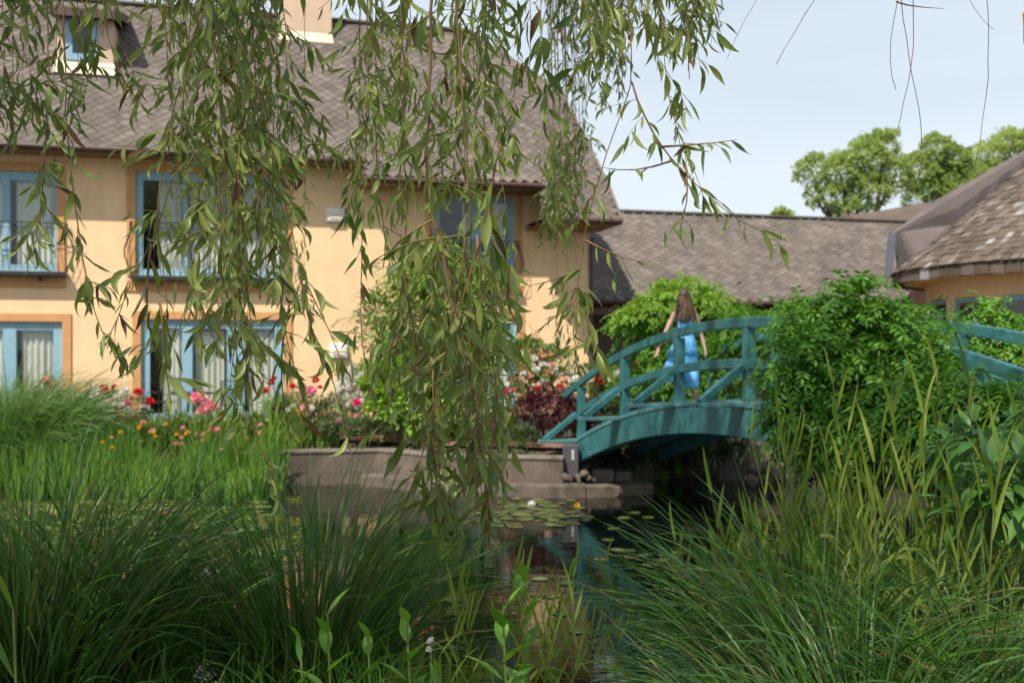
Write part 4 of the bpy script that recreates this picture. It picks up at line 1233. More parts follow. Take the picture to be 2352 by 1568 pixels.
# ---- wisteria growing over the hotel front, behind the willow
vb = [pxb(1000,655,(110,75),19.4),pxb(905,760,(95,85),19.3),pxb(1090,790,(85,95),19.5),pxb(890,860,(70,60),19),pxb(960,850,(90,80),19),pxb(1080,890,(75,60),19.2),pxb(1040,625,(60,35),19.6),pxb(960,640,(60,45),19.6),pxb(1130,730,(45,45),19.8),pxb(1000,940,(110,60),18.9)]
vt = plant('climbing_vine', 'tall bushy green climbing vine against the ochre wall left of the maple', 'vine', 1010, 19.3, vb)
so = Soup(); so.add(sprays(vb, 1150, .36, .09, 5)); so.add(cloud(vb, 9000, .10, PROF_SMALL, .55, .4, 14, .2, .2, .45)); so.build('foliage', M['wisteria'], vt)
stems(vb, (vt.location.x, vt.location.y, vt.location.z), 12, .03).build('stem', M['bark'], vt, True)
lb_ = [pxb(915,935,(68,60),18.3),pxb(880,890,(45,45),18.4),pxb(985,965,(60,45),18.2),pxb(940,860,(50,50),18.6)]
lt = plant('golden_shrub', 'yellow-green leafy shrub at the foot of the climbing vine', 'shrub', 930, 18.3, lb_)
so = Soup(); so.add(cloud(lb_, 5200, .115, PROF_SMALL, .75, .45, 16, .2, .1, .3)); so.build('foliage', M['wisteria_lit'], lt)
stems(lb_, lt.location, 8, .015).build('stem', M['stem_green'], lt, True)
lb_ = [pxb(1020,640,(75,38),19.0),pxb(960,655,(45,35),19.0),pxb(1095,650,(42,30),19.2)]
so = Soup(); so.add(sprays(lb_, 420, .34, .09, 5)); so.build('sunlit_foliage', M['wisteria_lit'], vt)  # paler leaf colours paint the top of the vine as sunlit

# ---- hedge of wisteria behind the woman, overgrowing the far rail
hb = [pxb(1560,715,(70,55),16.6),pxb(1490,745,(55,50),16.6),pxb(1440,760,(40,45),16.8),pxb(1640,735,(60,50),16.2),pxb(1700,760,(60,55),15.5),pxb(1600,810,(100,70),16.2),pxb(1510,850,(60,60),16.4),
      pxb(1450,1000,(70,55),18.3),pxb(1540,1010,(80,60),18.3),pxb(1610,960,(50,50),18.2),pxb(1690,850,(80,80),15.4),pxb(1560,890,(90,50),16.2),pxb(1450,880,(45,55),17),pxb(1770,770,(60,50),15),pxb(1620,690,(40,30),16.6)]  # the lower, farther blobs are added to darken the gap under the arch
ht = plant('wisteria_hedge', 'bright green wisteria hedge behind the woman on the bridge', 'hedge', 1590, 16.4, hb)
so = Soup(); so.add(sprays(hb, 1000, .30, .075, 5)); so.add(cloud(hb, 12000, .085, PROF_SMALL, .6, .35, 18, .2, .2, .45)); so.build('foliage', M['wisteria'], ht)
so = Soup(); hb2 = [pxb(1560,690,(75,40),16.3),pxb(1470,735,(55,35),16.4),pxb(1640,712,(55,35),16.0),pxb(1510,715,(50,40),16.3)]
so.add(sprays(hb2, 300, .26, .07, 5)); so.add(cloud(hb2, 2500, .08, PROF_SMALL, .6, .3, 16, .2, .3, .2)); so.build('sunlit_foliage', M['wisteria_lit'], ht)  # hedge top painted sunlit with the paler leaf colours
stems(hb, (3.6, 19.0, .7), 14, .03).build('stem', M['bark'], ht, True)

ub_ = [pxb(1620,1035,(60,40),17.9),pxb(1690,1015,(45,30),17.7),pxb(1440,1050,(50,30),17.7),pxb(1400,1010,(60,60),18.5),pxb(1480,1010,(70,60),18.5),pxb(1570,1015,(60,55),18.6),pxb(1350,960,(50,50),18.7)]  # foliage added so the opening under the arch reads as deep shade
ug = plant('arch_shade_foliage', 'added dark foliage that fills in the shade under the bridge arch', 'shrub', 1480, 18.9, ub_)
so = Soup(); so.add(cloud(ub_, 9500, .09, PROF_SMALL, .6, .3, 14, .2, .1, .6)); so.build('foliage', M['rose_leaf'], ug); stems(ub_, ug.location, 6, .015).build('stem', M['bark'], ug, True)

# ---- wisteria masses over the right half of the bridge
W1 = [pxb(1955,705,(34,34),9.7,.22),pxb(1985,752,(58,24),9.5,.35),pxb(1905,762,(48,20),9.8,.3),pxb(2070,770,(44,22),9.6,.3),pxb(1850,738,(30,18),10.3,.2),pxb(2115,742,(30,18),10.2,.2),pxb(1800,725,(24,14),10.8,.2),
      pxb(2030,822,(70,26),9.2,.4),pxb(1920,832,(62,24),9.5,.4),pxb(2130,830,(46,24),9.0,.3),pxb(1975,892,(80,26),9.2,.45),pxb(2090,890,(64,26),8.9,.4),pxb(1890,905,(50,24),9.4,.35),pxb(1990,958,(90,26),9.1,.45),pxb(2110,955,(60,24),8.8,.35),
      pxb(1870,1010,(70,28),9.3,.35),pxb(1970,1035,(95,32),9.0,.4)]
w1 = plant('wisteria_bush', 'big dark green wisteria bush swallowing the bridge rail right of the woman', 'shrub', 1960, 9.7, W1)
so = Soup(); so.add(sprays(W1, 1050, .38, .095, 6)); so.add(sprays([W1[0], W1[1], W1[2], W1[3], W1[4]], 70, .5, .10, 7)); so.build('foliage', M['wisteria'], w1); stems(W1, w1.location, 14, .02).build('stem', M['bark'], w1, True)
W2 = [pxb(1840,815,(46,22),9.3,.3),pxb(1822,872,(44,22),9.4,.3),pxb(1860,935,(60,24),9.2,.35),pxb(1815,975,(38,24),9.8,.3)]
w2 = plant('wisteria_bush', 'paler wisteria clump hanging over the bridge girder right of the arch', 'shrub', 1830, 9.4, W2)
so = Soup(); so.add(sprays(W2, 340, .40, .092, 6)); so.build('foliage', M['wisteria'], w2); stems(W2, w2.location, 6, .014).build('stem', M['bark'], w2, True)
W3 = [pxb(2262,765,(50,38),12.0,.3),pxb(2335,785,(45,38),11.9,.3),pxb(2205,800,(34,28),12.2,.3),pxb(2268,725,(22,22),12.0,.25),pxb(2180,835,(55,34),12.0,.3),pxb(2300,840,(80,36),11.9,.3)]
w3 = plant('wisteria_bush', 'wisteria bush in front of the round building, behind the right hand rail', 'shrub', 2250, 11.8, W3)
so = Soup(); so.add(sprays(W3, 480, .34, .10, 5)); so.build('foliage', M['wisteria'], w3); stems(W3, w3.location, 8, .02).build('stem', M['bark'], w3, True)
W4 = [pxb(2160,925,(80,45),8.0,.3),pxb(2270,955,(80,45),7.6,.3),pxb(2350,985,(60,45),7.3,.3),pxb(2100,980,(110,60),8.2,.4),pxb(2240,990,(110,60),7.8,.4),pxb(1990,1010,(100,45),8.8,.35),pxb(1900,1020,(70,40),9.4,.3)]
w4 = plant('wisteria_bush', 'low spreading wisteria below the right end of the bridge rail', 'shrub', 2180, 8.2, W4)
so = Soup(); so.add(sprays(W4, 950, .36, .085, 6)); so.build('foliage', M['wisteria'], w4); stems(W4, w4.location, 10, .015).build('stem', M['bark'], w4, True)

# ---- dark red maple, rose bushes, flowers
mbk = [pxb(1260,945,(75,42),18.0,.5),pxb(1210,940,(42,32),18.1,.4),pxb(1315,940,(45,38),17.9,.4),pxb(1265,915,(60,28),18.0,.4),pxb(1340,955,(30,30),18,.3)]
mt = plant('red_maple', 'low dark red Japanese maple left of the bridge end', 'shrub', 1265, 18.0, mbk)
so = Soup(); so.add(cloud(mbk, 7500, .075, PROF_SMALL, .3, .6, 18, .2, .0, .35)); so.build('foliage', M['maple'], mt); stems(mbk, mt.location, 9, .018).build('stem', M['bark'], mt, True)

def bloom_mesh(name, mat, petals=14, r=.05):
    N = petals; a = np.arange(N)*2.4; el = np.linspace(1.25, .05, N)
    d = np.stack([np.cos(a)*np.cos(el), np.sin(a)*np.cos(el), np.sin(el)+.15], -1)
    b = d*np.array([1, 1, .6])*r*.18
    V, Fc, T = blades(b, d, np.cross(d, np.stack([-np.sin(a), np.cos(a), a*0], -1)), r*np.linspace(.8, 1.1, N), r*1.05, [.5, 1.1, .9, .3], .5, None, .3, 0, RNG.random(N))
    me = new_mesh(name, V, Fc, T, True); me.materials.append(mat); return me
BL = {k: [bloom_mesh('bloom', M['petal_'+k]) for _ in range(2)] for k in ('white', 'red', 'pink', 'magenta', 'peach', 'yellow')}
def blooms(parent, spec):
    """spec: (colour, x, y, Z, size)"""
    pl = Vector(parent.location)
    for c, x, y, Z, s in spec:
        o = bpy.data.objects.new('bloom', random.choice(BL[c])); COL.objects.link(o); o.parent = parent
        o.location = Vector(P(x, y, Z))-pl; o.rotation_euler = (random.uniform(.3, 1.3), random.uniform(-.5, .5), random.uniform(-1, 1)); o.scale = (s/.05,)*3
        o['label'] = c+' bloom'
def rose(lab, bx, Z, blobs, n, spec, nw=0, ncol='white', size=.06, name='rose_bush', mat='rose_leaf', bs=.045):
    t_ = plant(name, lab, 'flowering shrub', bx, Z, blobs)
    so = Soup(); so.add(cloud(blobs, n, size, PROF_SMALL, .6, .3, 16, .2, .2, .35)); so.build('foliage', M[mat], t_)
    stems(blobs, t_.location, 10, .008).build('stem', M['stem_green'], t_, True)
    sp = list(spec)
    for _ in range(nw):
        c, r = random.choice(blobs); v = Vector((random.gauss(0, 1), -abs(random.gauss(0, 1)), abs(random.gauss(0, .8))-.2)).normalized()
        q = Vector(c)+Vector((v.x*r[0], v.y*r[1], v.z*r[2])); px, py = to_px(q)
        sp.append((ncol if isinstance(ncol, str) else random.choice(ncol), px, py, q.y, bs*random.uniform(.7, 1.25)))
    blooms(t_, sp); return t_
Zr = 18.4
rose('rose bush with white and red blooms left of the lower blue windows', 260, Zr, [pxb(225,935,(60,45),Zr),pxb(290,950,(48,48),Zr),pxb(190,950,(40,50),Zr)], 3600,
     [('red',238,892,Zr-.3,.075),('red',262,888,Zr-.2,.06),('red',317,902,Zr-.4,.085),('red',343,923,Zr-.5,.085),('magenta',292,928,Zr-.5,.065),('pink',238,958,Zr-.6,.07),('white',220,896,Zr-.3,.08),('white',216,905,Zr-.4,.08),('white',245,925,Zr-.5,.09),('white',262,930,Zr-.5,.08),('white',233,932,Zr-.5,.07),('white',285,898,Zr-.3,.075),('white',268,910,Zr-.4,.06),('white',280,930,Zr-.5,.07)], 75, ['white','white','white','peach'], bs=.055)
rose('peach rose bush behind the mound of fountain grass', 120, 18.9, [pxb(110,920,(55,50),18.9),pxb(160,930,(45,45),18.7)], 1800, [('peach',108,872,18.6,.09),('peach',120,882,18.6,.06),('peach',150,888,18.5,.06),('peach',175,895,18.4,.08),('peach',190,900,18.4,.09),('pink',180,905,18.4,.06)], 8, 'peach')
t_ = plant('peony', 'tall stemmed peony with four pink flower heads before the blue patio doors', 'flower', 465, 18.6, None)
mb = MB(); b0 = Vector(t_.location)
for x, y in ((455,915),(472,943),(487,932),(465,950)):
    mb.tube([b0, b0.lerp(P(x, y, 18.5), .5)+Vector((.03,0,.05)), P(x, y, 18.5)], .006, 5)
mb.build('stem', M['stem_green'], t_, True)
blooms(t_, [('pink',450,913,18.4,.11),('pink',462,916,18.4,.10),('pink',482,930,18.4,.10),('pink',492,934,18.4,.09),('pink',466,942,18.4,.10),('pink',459,951,18.4,.09),('pink',473,946,18.4,.09)])
rose('rose bush with small red and pale pink blooms right of the lower blue windows', 710, Zr, [pxb(700,945,(65,50),Zr),pxb(770,960,(60,48),Zr),pxb(640,960,(45,45),Zr)], 4200,
     [('red',610,898,Zr,.07),('red',622,878,Zr,.06),('red',630,870,Zr,.06),('red',672,888,Zr,.065),('red',693,890,Zr,.065),('red',725,873,Zr,.065),('red',735,890,Zr,.05),('pink',702,900,Zr-.3,.08),('pink',716,897,Zr-.3,.09),('magenta',820,925,Zr-.3,.075),('pink',700,935,Zr-.5,.07),('pink',708,945,Zr-.5,.06),('white',712,938,Zr-.5,.07)], 26, ['pink','white','white','peach'])
rose('dense white flowering shrub beside the yellow-green shrub', 810, 18.9, [pxb(815,890,(42,48),18.9),pxb(845,915,(32,40),18.8),pxb(808,930,(38,35),18.8)], 1700, [], 210, 'white', name='white_flower_shrub', bs=.06)
rose('tall climbing rose dotted with small white blooms by the corner of the ochre wall', 1235, 19.8, [pxb(1215,830,(38,60),19.8),pxb(1260,850,(48,50),19.6),pxb(1215,880,(45,40),19.4),pxb(1285,880,(35,30),19.4)], 4200,
     [('peach',1260,855,19.2,.06),('red',1238,894,18.9,.07),('red',1285,888,18.9,.07),('red',1197,890,18.9,.05)], 110, ['white','white','white','peach'], .075, mat='bush', bs=.045)
rose('grey-leaved shrub with scattered pale blooms left of the dark red maple', 1165, 18.7, [pxb(1160,925,(35,50),18.7),pxb(1150,970,(45,30),18.5)], 1900, [('magenta',1165,900,18.4,.06),('peach',1180,945,18.3,.06),('peach',1178,985,18.2,.06),('peach',1212,985,18.2,.05)], 22, ['white','peach'], .06)
rose('rose bush with a red bloom and white clusters seen between the bridge posts', 1405, 18.2, [pxb(1400,885,(50,45),18.2),pxb(1350,870,(40,35),18.6),pxb(1440,920,(45,40),18)], 3000, [('red',1376,872,17.8,.085),('peach',1370,868,17.8,.06),('red',1462,834,17.9,.08),('white',1415,860,17.8,.07),('white',1402,870,17.8,.06),('white',1422,855,17.8,.06),('white',1430,905,17.6,.04),('white',1322,868,18,.06)], 18, 'white', .07, mat='bush')
lowb = [pxb(1190,1010,(62,24),17.3,.3),pxb(1110,1010,(55,22),17.6,.3)]
t_ = plant('low_shrub', 'low dark green shrub above the concrete wall left of the brick path', 'shrub', 1190, 17.5, lowb)
so = Soup(); so.add(cloud(lowb, 2200, .055, PROF_SMALL, .6, .2, 14)); so.build('foliage', M['rose_leaf'], t_)
lowb = [pxb(800,985,(70,30),17.9,.3),pxb(880,990,(50,22),18,.3)]
t_ = plant('low_shrub', 'low dark shrub in the bed above the left part of the concrete wall', 'shrub', 800, 18.2, lowb)
so = Soup(); so.add(cloud(lowb, 2000, .06, PROF_SMALL, .6, .2, 14)); so.build('foliage', M['rose_leaf'], t_)

# ---- grasses
def tuft(cx, cy, rad, n, h, wd, lean=.35, bend=.8, prof=PROF_BLADE, hv=.25, z=None, out=1.0, curl=.15):
    a = RNG.uniform(0, 2*np.pi, n); r = rad*np.sqrt(RNG.random(n))
    X, Y = cx+r*np.cos(a), cy+r*np.sin(a)
    Zb = GH(X, Y) if z is None else np.full(n, z); Zb = np.maximum(Zb, -.15)-.02
    o = np.stack([np.cos(a), np.sin(a), 0*a], -1)*out
    ln = lean*(.25+r/max(rad, .01)*.9)
    d = np.stack([0*a, 0*a, 1+0*a], -1)+o*ln[:, None]+RNG.normal(size=(n, 3))*np.array([.12, .12, 0])
    ra = RNG.uniform(0, 2*np.pi, n); nn = np.stack([np.cos(ra), np.sin(ra), 0*a+.25], -1)
    hh = h*RNG.uniform(1-hv*1.6, 1+hv, n)
    cu = o*RNG.uniform(.2, 1.1, n)[:, None]*bend*.8+RNG.normal(size=(n, 3))*curl
    return blades(np.stack([X, Y, Zb], -1), d, nn, hh, wd*RNG.uniform(.7, 1.25, n), prof, bend*RNG.uniform(.4, 1.3, n), cu, .18, RNG.normal(0, .9, n))
PB = [.75, .95, 1, .98, .9, .78, .6, .35, .04]
# iris / reed fringe on the far left shore
t_ = stuff(thing('iris_bed', 'bed of bright green iris leaves lit by the sun along the far left shore', 'iris bed', (-6, 16.6, .2)))
so = Soup()
n = 2500
x = RNG.uniform(-130, 640, n); Z = RNG.uniform(15.6, 17.1, n)
X = (x-CX)*Z/F
clx = np.floor(X*2.6)/2.6; X = clx+.19+(X-clx-.19)*.58
b = np.stack([X, Z, np.maximum(GH(X, Z), -.05)-.03], -1)
hts = RNG.uniform(.45, 1.0, n)*(1+.28*np.sin(X*3.3+np.sin(X*1.3)*2))*(.85+.25*(Z-15.6)/1.5)
so.add(blades(b, np.array([0,0,1.])+RNG.normal(size=(n,3))*np.array([.13,.12,0]), np.stack([RNG.normal(0,.5,n), -np.ones(n), 0*x+.1], -1), hts, RNG.uniform(.016,.032,n), PB, RNG.uniform(0,.35,n), RNG.normal(size=(n,3))*.16, .15, RNG.normal(0,.5,n), np.clip(1-(hts/1.05)*.6+RNG.normal(0,.2,n), 0, 1)))
o = so.build('leaves', M['iris'], t_)
stuff(o)
t2 = thing('iris_clump', 'clump of green iris leaves standing above the left end of the concrete wall', 'iris', XG(680, 17.9, .6))
so = Soup(); so.add(tuft((655-CX)*18/F, 18.0, .34, 150, .85, .03, .2, .25)); so.add(tuft((725-CX)*18/F, 18.1, .38, 160, .85, .03, .2, .25)); so.add(tuft((590-CX)*17.7/F, 17.7, .4, 170, 1.05, .032, .2, .25)); so.build('leaves', M['iris'], t2)
for k, (x0, sp_) in enumerate([(560, .5), (500, .4)]):
    t3 = thing('iris_clump', ['taller darker iris clump at the right end of the iris bed', 'dark green iris clump below the pink peony'][k], 'iris', XG(x0, 17.3, .3))
    so = Soup(); so.add(tuft((x0-CX)*17.3/F, 17.3, sp_, 260, 1.15, .035, .2, .3)); so.build('leaves', M['iris'], t3)
for x, y, c in [(357,1002,'yellow'),(352,995,'yellow'),(277,993,'yellow'),(256,1005,'peach'),(345,992,'peach'),(417,1006,'peach'),(682,945,'yellow'),(686,951,'yellow'),(236,1016,'yellow'),(258,1028,'yellow')]:
    o = bpy.data.objects.new('iris_flower', random.choice(BL[c])); COL.objects.link(o); o.parent = t_ if x < 600 else t2
    o.location = Vector(P(x, y, 16.0 if x < 600 else 17.6))-Vector(o.parent.location); o.scale = (.65,)*3; o['label'] = 'orange-yellow flower'
# mound of fountain grass on the left
t_ = thing('fountain_grass', 'large rounded mound of arching fountain grass at the left edge before the lower window', 'ornamental grass', XG(40, 17.3, .5))
so = Soup()
for (x, Z, n, h, rad) in [(20,17.4,1500,1.75,.75),(110,17.6,900,1.35,.55),(-80,17.3,700,1.6,.6)]:
    so.add(tuft((x-CX)*Z/F, Z, rad, n, h, .016, .55, 1.25, PB, .2))
so.build('blades', M['fountain'], t_)
# foreground sedges
def sedge(lab, px, Z, rad, n, h, wd=.012, lean=.45, bend=1.0, mat='sedge', nm='sedge_tussock'):
    X = (px-CX)*Z/F; t_ = thing(nm, lab, 'grass tussock', (X, Z, float(max(0, GH(X, Z)))))
    so = Soup(); so.add(tuft(X, Z, rad, n, h, wd, lean, bend, PB, .3)); so.build('blades', M[mat], t_); return t_
sedge('dark green sedge tussock filling the lower left corner', 50, 5.3, .36, 900, 1.38, .015, .32, .85)
sedge('dark green sedge tussock arching beside the one in the lower left corner', 255, 5.8, .32, 720, 1.32, .015, .32, .9)
sedge('tall dark sedge tussock before the pond, left of the lowest willow tips', 700, 6.4, .32, 1050, 1.72, .016, .30, .85)
sedge('blue-green sedge tussock at the bottom right, nearest the camera', 1990, 4.3, .45, 1100, 1.0, .012, .6, 1.1)
sedge('blue-green sedge tussock leaning left over the pond edge on the right', 1870, 5.6, .42, 850, 1.22, .014, .65, 1.05)
sedge('sedge tussock in the lower right corner below the broad-leaved shrub', 2300, 4.9, .5, 900, 1.0, .013, .55, 1.1)
sedge('sedge tussock standing behind the right hand ones, under the reeds', 2100, 6.3, .5, 750, 1.1, .012, .5, 1.0)
# mixed low growth along the near bank
n = 3600; X = RNG.uniform(-3.2, 3.4, n); Y = RNG.uniform(3.0, 6.3, n)
k_ = ~((X > -.45) & (X < 1.5) & (Y > 4.5)); X, Y = X[k_], Y[k_]; n = len(X)
b = np.stack([X, Y, np.maximum(GH(X, Y), -.1)-.02], -1)
so = Soup(); so.add(blades(b, np.array([0,0,1.])+RNG.normal(size=(n,3))*np.array([.35,.35,0]), rvec(n), RNG.uniform(.2,.62,n), RNG.uniform(.006,.014,n), PROF_BLADE, RNG.uniform(.1,1.2,n), RNG.normal(size=(n,3))*.3, .18, RNG.normal(0,.8,n)))
o = so.build('bank_grass', M['weed']); tag(stuff(o), 'mixed light green grass growing along the near bank', 'grass')

# reeds: stem with alternate leaves, each reed a thing
def reed(px, Z, ytop, lab, group, mat='reed', nl=7, ll=.36, wl=.022, lean=0, thick=.006, base=None, dead=False):
    X = (px-CX)*Z/F; z0 = max(0.0, float(GH(X, Z)))-.03; zt = EYE+(HZ-ytop)*Z/F; h = max(.35, zt-z0)
    t_ = thing('reed', lab, 'reed', (X, Z, z0), 0, group)
    lx = lean+random.gauss(0, .05); pts = [Vector((X+lx*h*s*s, Z+random.gauss(0,.005), z0+h*.82*s)) for s in (0,.2,.4,.6,.8,1)]
    MB().tube(pts, [thick, thick*.95, thick*.85, thick*.7, thick*.5, thick*.3], 5).build('stem', M['stem_green'], t_, True)
    side = 1
    for k in range(nl):
        f = .25+.75*(k/(nl-1)); q = pts[0].lerp(pts[-1], f); q.x = X+lx*h*f*f
        side = -side; a = random.uniform(-.8, .8); up = .95+f*1.6
        d = np.array([[side*math.cos(a)*(1.05-f*.55), math.sin(a)*.8, up]]); L_ = ll*random.uniform(.7, 1.15)*(1 if f < .95 else .9)
        V, Fc, T = blades(np.array([q]), d, np.array([[random.gauss(0,.4), -1, .3]]), L_, wl*random.uniform(.7, 1.2), [.6,1,1,.9,.75,.5,.05], random.choice([.1,.3,.6,1.8 if f < .6 else .3]), RNG.normal(size=(1,3))*.25, .2, random.gauss(0,.6), np.array([random.random()]))
        mesh('leaf', V, Fc, M[mat], t_, T, True, True)
tall = [(1806,6.6,857,'first tall reed right of the bridge arch, with a forked pair of leaves'),(1868,6.2,905,'slender reed between the first tall reed and the tallest dark bush'),(1963,6.4,742,'tall straight reed in front of the dark wisteria bush'),(2082,6.0,728,'tall reed with yellowing leaves right of the dark wisteria bush'),
        (2122,5.6,800,'thick stemmed reed just left of the right hand rail'),(2148,6.4,735,'pale reed crossing the right hand rail near its left end'),(2219,6.2,742,'tall reed crossing the middle of the right hand rail'),(2335,5.9,692,'tall reed at the right edge of the picture'),(2015,5.4,930,'shorter reed in front of the dark wisteria bush'),(1915,5.8,960,'yellow reed left of the broad-leaved shrub'),(2260,5.0,905,'reed standing before the broad-leaved shrub')]
for px, Z, yt, lab in tall:
    reed(px, Z, yt, lab, 'tall reeds in front of the bridge', nl=9, ll=.42, wl=.022, thick=.008)
for k in range(46):
    Z = random.uniform(6.6, 8.2); px = random.uniform(1560, 1960); yt = random.uniform(1120, 1260)-max(0, px-1750)*.35
    reed(px, Z, yt, 'short yellow-green reed in the sunlit patch right of the open water', 'short reeds right of the open water', nl=7, ll=.32, wl=.019)
for k in range(30):
    Z = random.uniform(5.0, 6.3); px = random.uniform(1950, 2350); yt = random.uniform(1020, 1300)
    reed(px, Z, yt, 'yellow-green reed mixed with sedge at the right', 'reeds among the sedge at the right', nl=7, ll=.32, wl=.018)
for k in range(22):
    Z = random.uniform(4.7, 6.6); px = random.choice([random.uniform(960, 1200), random.uniform(1120, 1420)]); yt = random.uniform(1210, 1430)
    reed(px, Z, yt, 'slim light green reed standing in the water at the bottom middle', 'slim reeds at the bottom middle', nl=6, ll=.26, wl=.015, thick=.004)
for k in range(26):
    Z = random.uniform(5.6, 7.2); px = random.uniform(1740, 2345); yt = random.uniform(860, 1080)
    reed(px, Z, yt, 'thin tall yellow-green reed rising out of the sedge at the right', 'thin tall reeds at the right', nl=8, ll=.34, wl=.014, thick=.005)
reed(1675, 7.4, 1040, 'single bent reed with its tip against the black water under the arch', None, nl=5, ll=.4, wl=.03, lean=-.06)
# broad leaved weeds in front
def weed(px, y, Z, h, n, ll, lab, mat='broad', wide=.34):
    q = P(px, y, Z); z0 = float(GH(q[0], q[1])); t_ = thing('broad_leaved_weed', lab, 'plant', (q[0], q[1], z0))
    top = q[2]
    MB().tube([(q[0], q[1], z0-.02), (q[0]+.02, q[1], (z0+top)/2), (q[0], q[1], top)], [.007, .006, .004], 6).build('stem', M['stem_green'], t_, True)
    for k in range(n):
        f = (k+1)/n; a = k*2.4+random.uniform(-.3, .3); zz = z0+(top-z0)*(.35+.65*f)
        d = np.array([[math.cos(a), math.sin(a), .35+f*1.3]]); L_ = ll*(1.1-.35*f)
        V, Fc, T = blades(np.array([[q[0], q[1], zz]]), d, np.array([[-math.cos(a)*.6, -math.sin(a)*.6, 1.]]), L_, L_*wide, [.15,.7,.98,1,.8,.5,.22,.02], .7, None, .22, random.gauss(0,.2), np.array([random.random()]))
        mesh('leaf', V, Fc, M[mat], t_, T, True, True)
weed(1155, 1400, 3.9, .8, 9, .21, 'broad-leaved weed with paired pointed leaves at the bottom, below the peach reflection', 'weed')
weed(1205, 1330, 4.3, .8, 8, .19, 'taller broad-leaved weed just right of the one below the peach reflection', 'weed')
weed(752, 1410, 3.8, .8, 9, .18, 'broad-leaved weed with a pointed bright leaf at the bottom left of the middle', 'weed')
weed(935, 1430, 3.9, .8, 8, .17, 'broad-leaved weed with a single large upright leaf near the white flower', 'weed')
weed(845, 1460, 3.8, .7, 8, .15, 'low light green weed left of the one with the large upright leaf', 'weed')
weed(690, 1470, 3.6, .7, 8, .15, 'low weed at the bottom with narrow leaves', 'weed', .2)
weed(1010, 1505, 3.5, .7, 9, .16, 'weed at the bottom edge with narrow light green leaves', 'weed', .22)
weed(30, 1400, 3.4, .9, 3, .55, 'one tall sword-shaped leaf at the lower left edge', 'iris', .07)
t_ = thing('white_wildflower', 'small white wildflower low among the grass at the bottom', 'flower', P(990, 1500, 3.9)-np.array([0,0,.3]))
MB().tube([P(990,1500,3.9)-np.array([0,0,.3]), P(990,1472,3.9)], .003, 5).build('stem', M['stem_green'], t_, True)
blooms(t_, [('white', 990, 1472, 3.9, .017), ('white', 985, 1490, 3.9, .012)])
# broad leaved shrub on the right
bs_ = [pxb(2260,1060,(110,90),5.8,.35),pxb(2350,1150,(110,110),5.5,.4),pxb(2230,1180,(80,80),5.6,.3),pxb(2340,1000,(80,60),5.9,.3)]
t_ = plant('broad_leaved_shrub', 'dark shrub with broad pointed leaves at the right edge above the sedge', 'shrub', 2300, 5.8, bs_)
stems(bs_, t_.location, 12, .012).build('stem', M['stem_green'], t_, True)
V, Fc, T = cloud(bs_, 520, .17, [.12,.7,1,.92,.6,.25,.03], .36, .7, 8, .2, .2, .35)
per = 7*3
for k in range(300):
    mesh('leaf', V[k*per:(k+1)*per], Fc[:12], M['broad'], t_, T[k*per:(k+1)*per], True, True)
stuff(mesh('leaves', V[300*per:], Fc[300*12:]-300*per, M['broad'], t_, T[300*per:], True, True))

# ---- water lilies
def pad_mesh(sd):
    rr = random.Random(sd); n = 16; V = [(0, 0, .002)]
    for k in range(n+1):
        a = .12+(2*math.pi-.24)*k/n; r = 1+rr.uniform(-.05, .05); V.append((r*math.cos(a), r*math.sin(a), rr.uniform(0, .03)))
    me = new_mesh('pad', V, [(0, k+1, k+2) for k in range(n)], None, True); me.materials.append(M['pad']); return me
pms = [pad_mesh(s) for s in range(5)]
def lilies(lab, pads, group=None):
    q = PW(pads[0][0], pads[0][1]); t_ = thing('water_lily', lab, 'water lily', q, 0, group)
    for (x, y, r) in pads:
        w = PW(x, y); o = bpy.data.objects.new('pad', random.choice(pms)); COL.objects.link(o); o.parent = t_
        o.location = (w[0]-q[0], w[1]-q[1], .008+random.uniform(0, .006)); o.scale = (r, r, r*.5); o.rotation_euler = (random.gauss(0,.02), random.gauss(0,.02), random.uniform(0, 6.28))
    return t_
random.seed(11)
pd = []
while len(pd) < 110:
    x, y = random.gauss(1225, 60), random.triangular(1140, 1215, 1178)
    if 1090 < x < 1345: pd.append((x, y, random.uniform(.06, .105)))
t_ = lilies('patch of floating lily pads on the dark water in front of the concrete ledge', pd)
blooms(t_, [('white', 1220, 1157, PW(1220,1160)[1], .05), ('yellow', 1325, 1160, PW(1325,1163)[1], .04)])
lilies('few scattered lily pads on the black water below the bridge arch', [(x, y, .085) for x, y in [(1433,1190),(1488,1189),(1458,1178),(1418,1263),(1444,1265),(1451,1281),(1482,1276),(1520,1288),(1492,1299),(1381,1285),(1396,1241),(1350,1188),(1560,1270),(1410,1215)]])
lilies('lily pads floating on the reflections at the bottom of the pond', [(x, y, .085) for x, y in [(1288,1409),(1471,1389),(1455,1402),(1300,1340),(1265,1370),(1040,1380),(1330,1450),(1240,1330)]])
pd = []
while len(pd) < 120:
    x, y = random.uniform(-20, 660), 1150+random.random()**1.5*150
    if math.sin(x*.021+y*.05)+math.sin(x*.05-y*.09) < -.45: continue
    pd.append((x, y, random.uniform(.08, .15)))
t_ = lilies('wide raft of lily pads covering the water in front of the iris bed', pd)
blooms(t_, [('pink', x, y, PW(x,y+4)[1], .035) for x, y in [(378,1176),(66,1176),(265,1222),(492,1288)]])
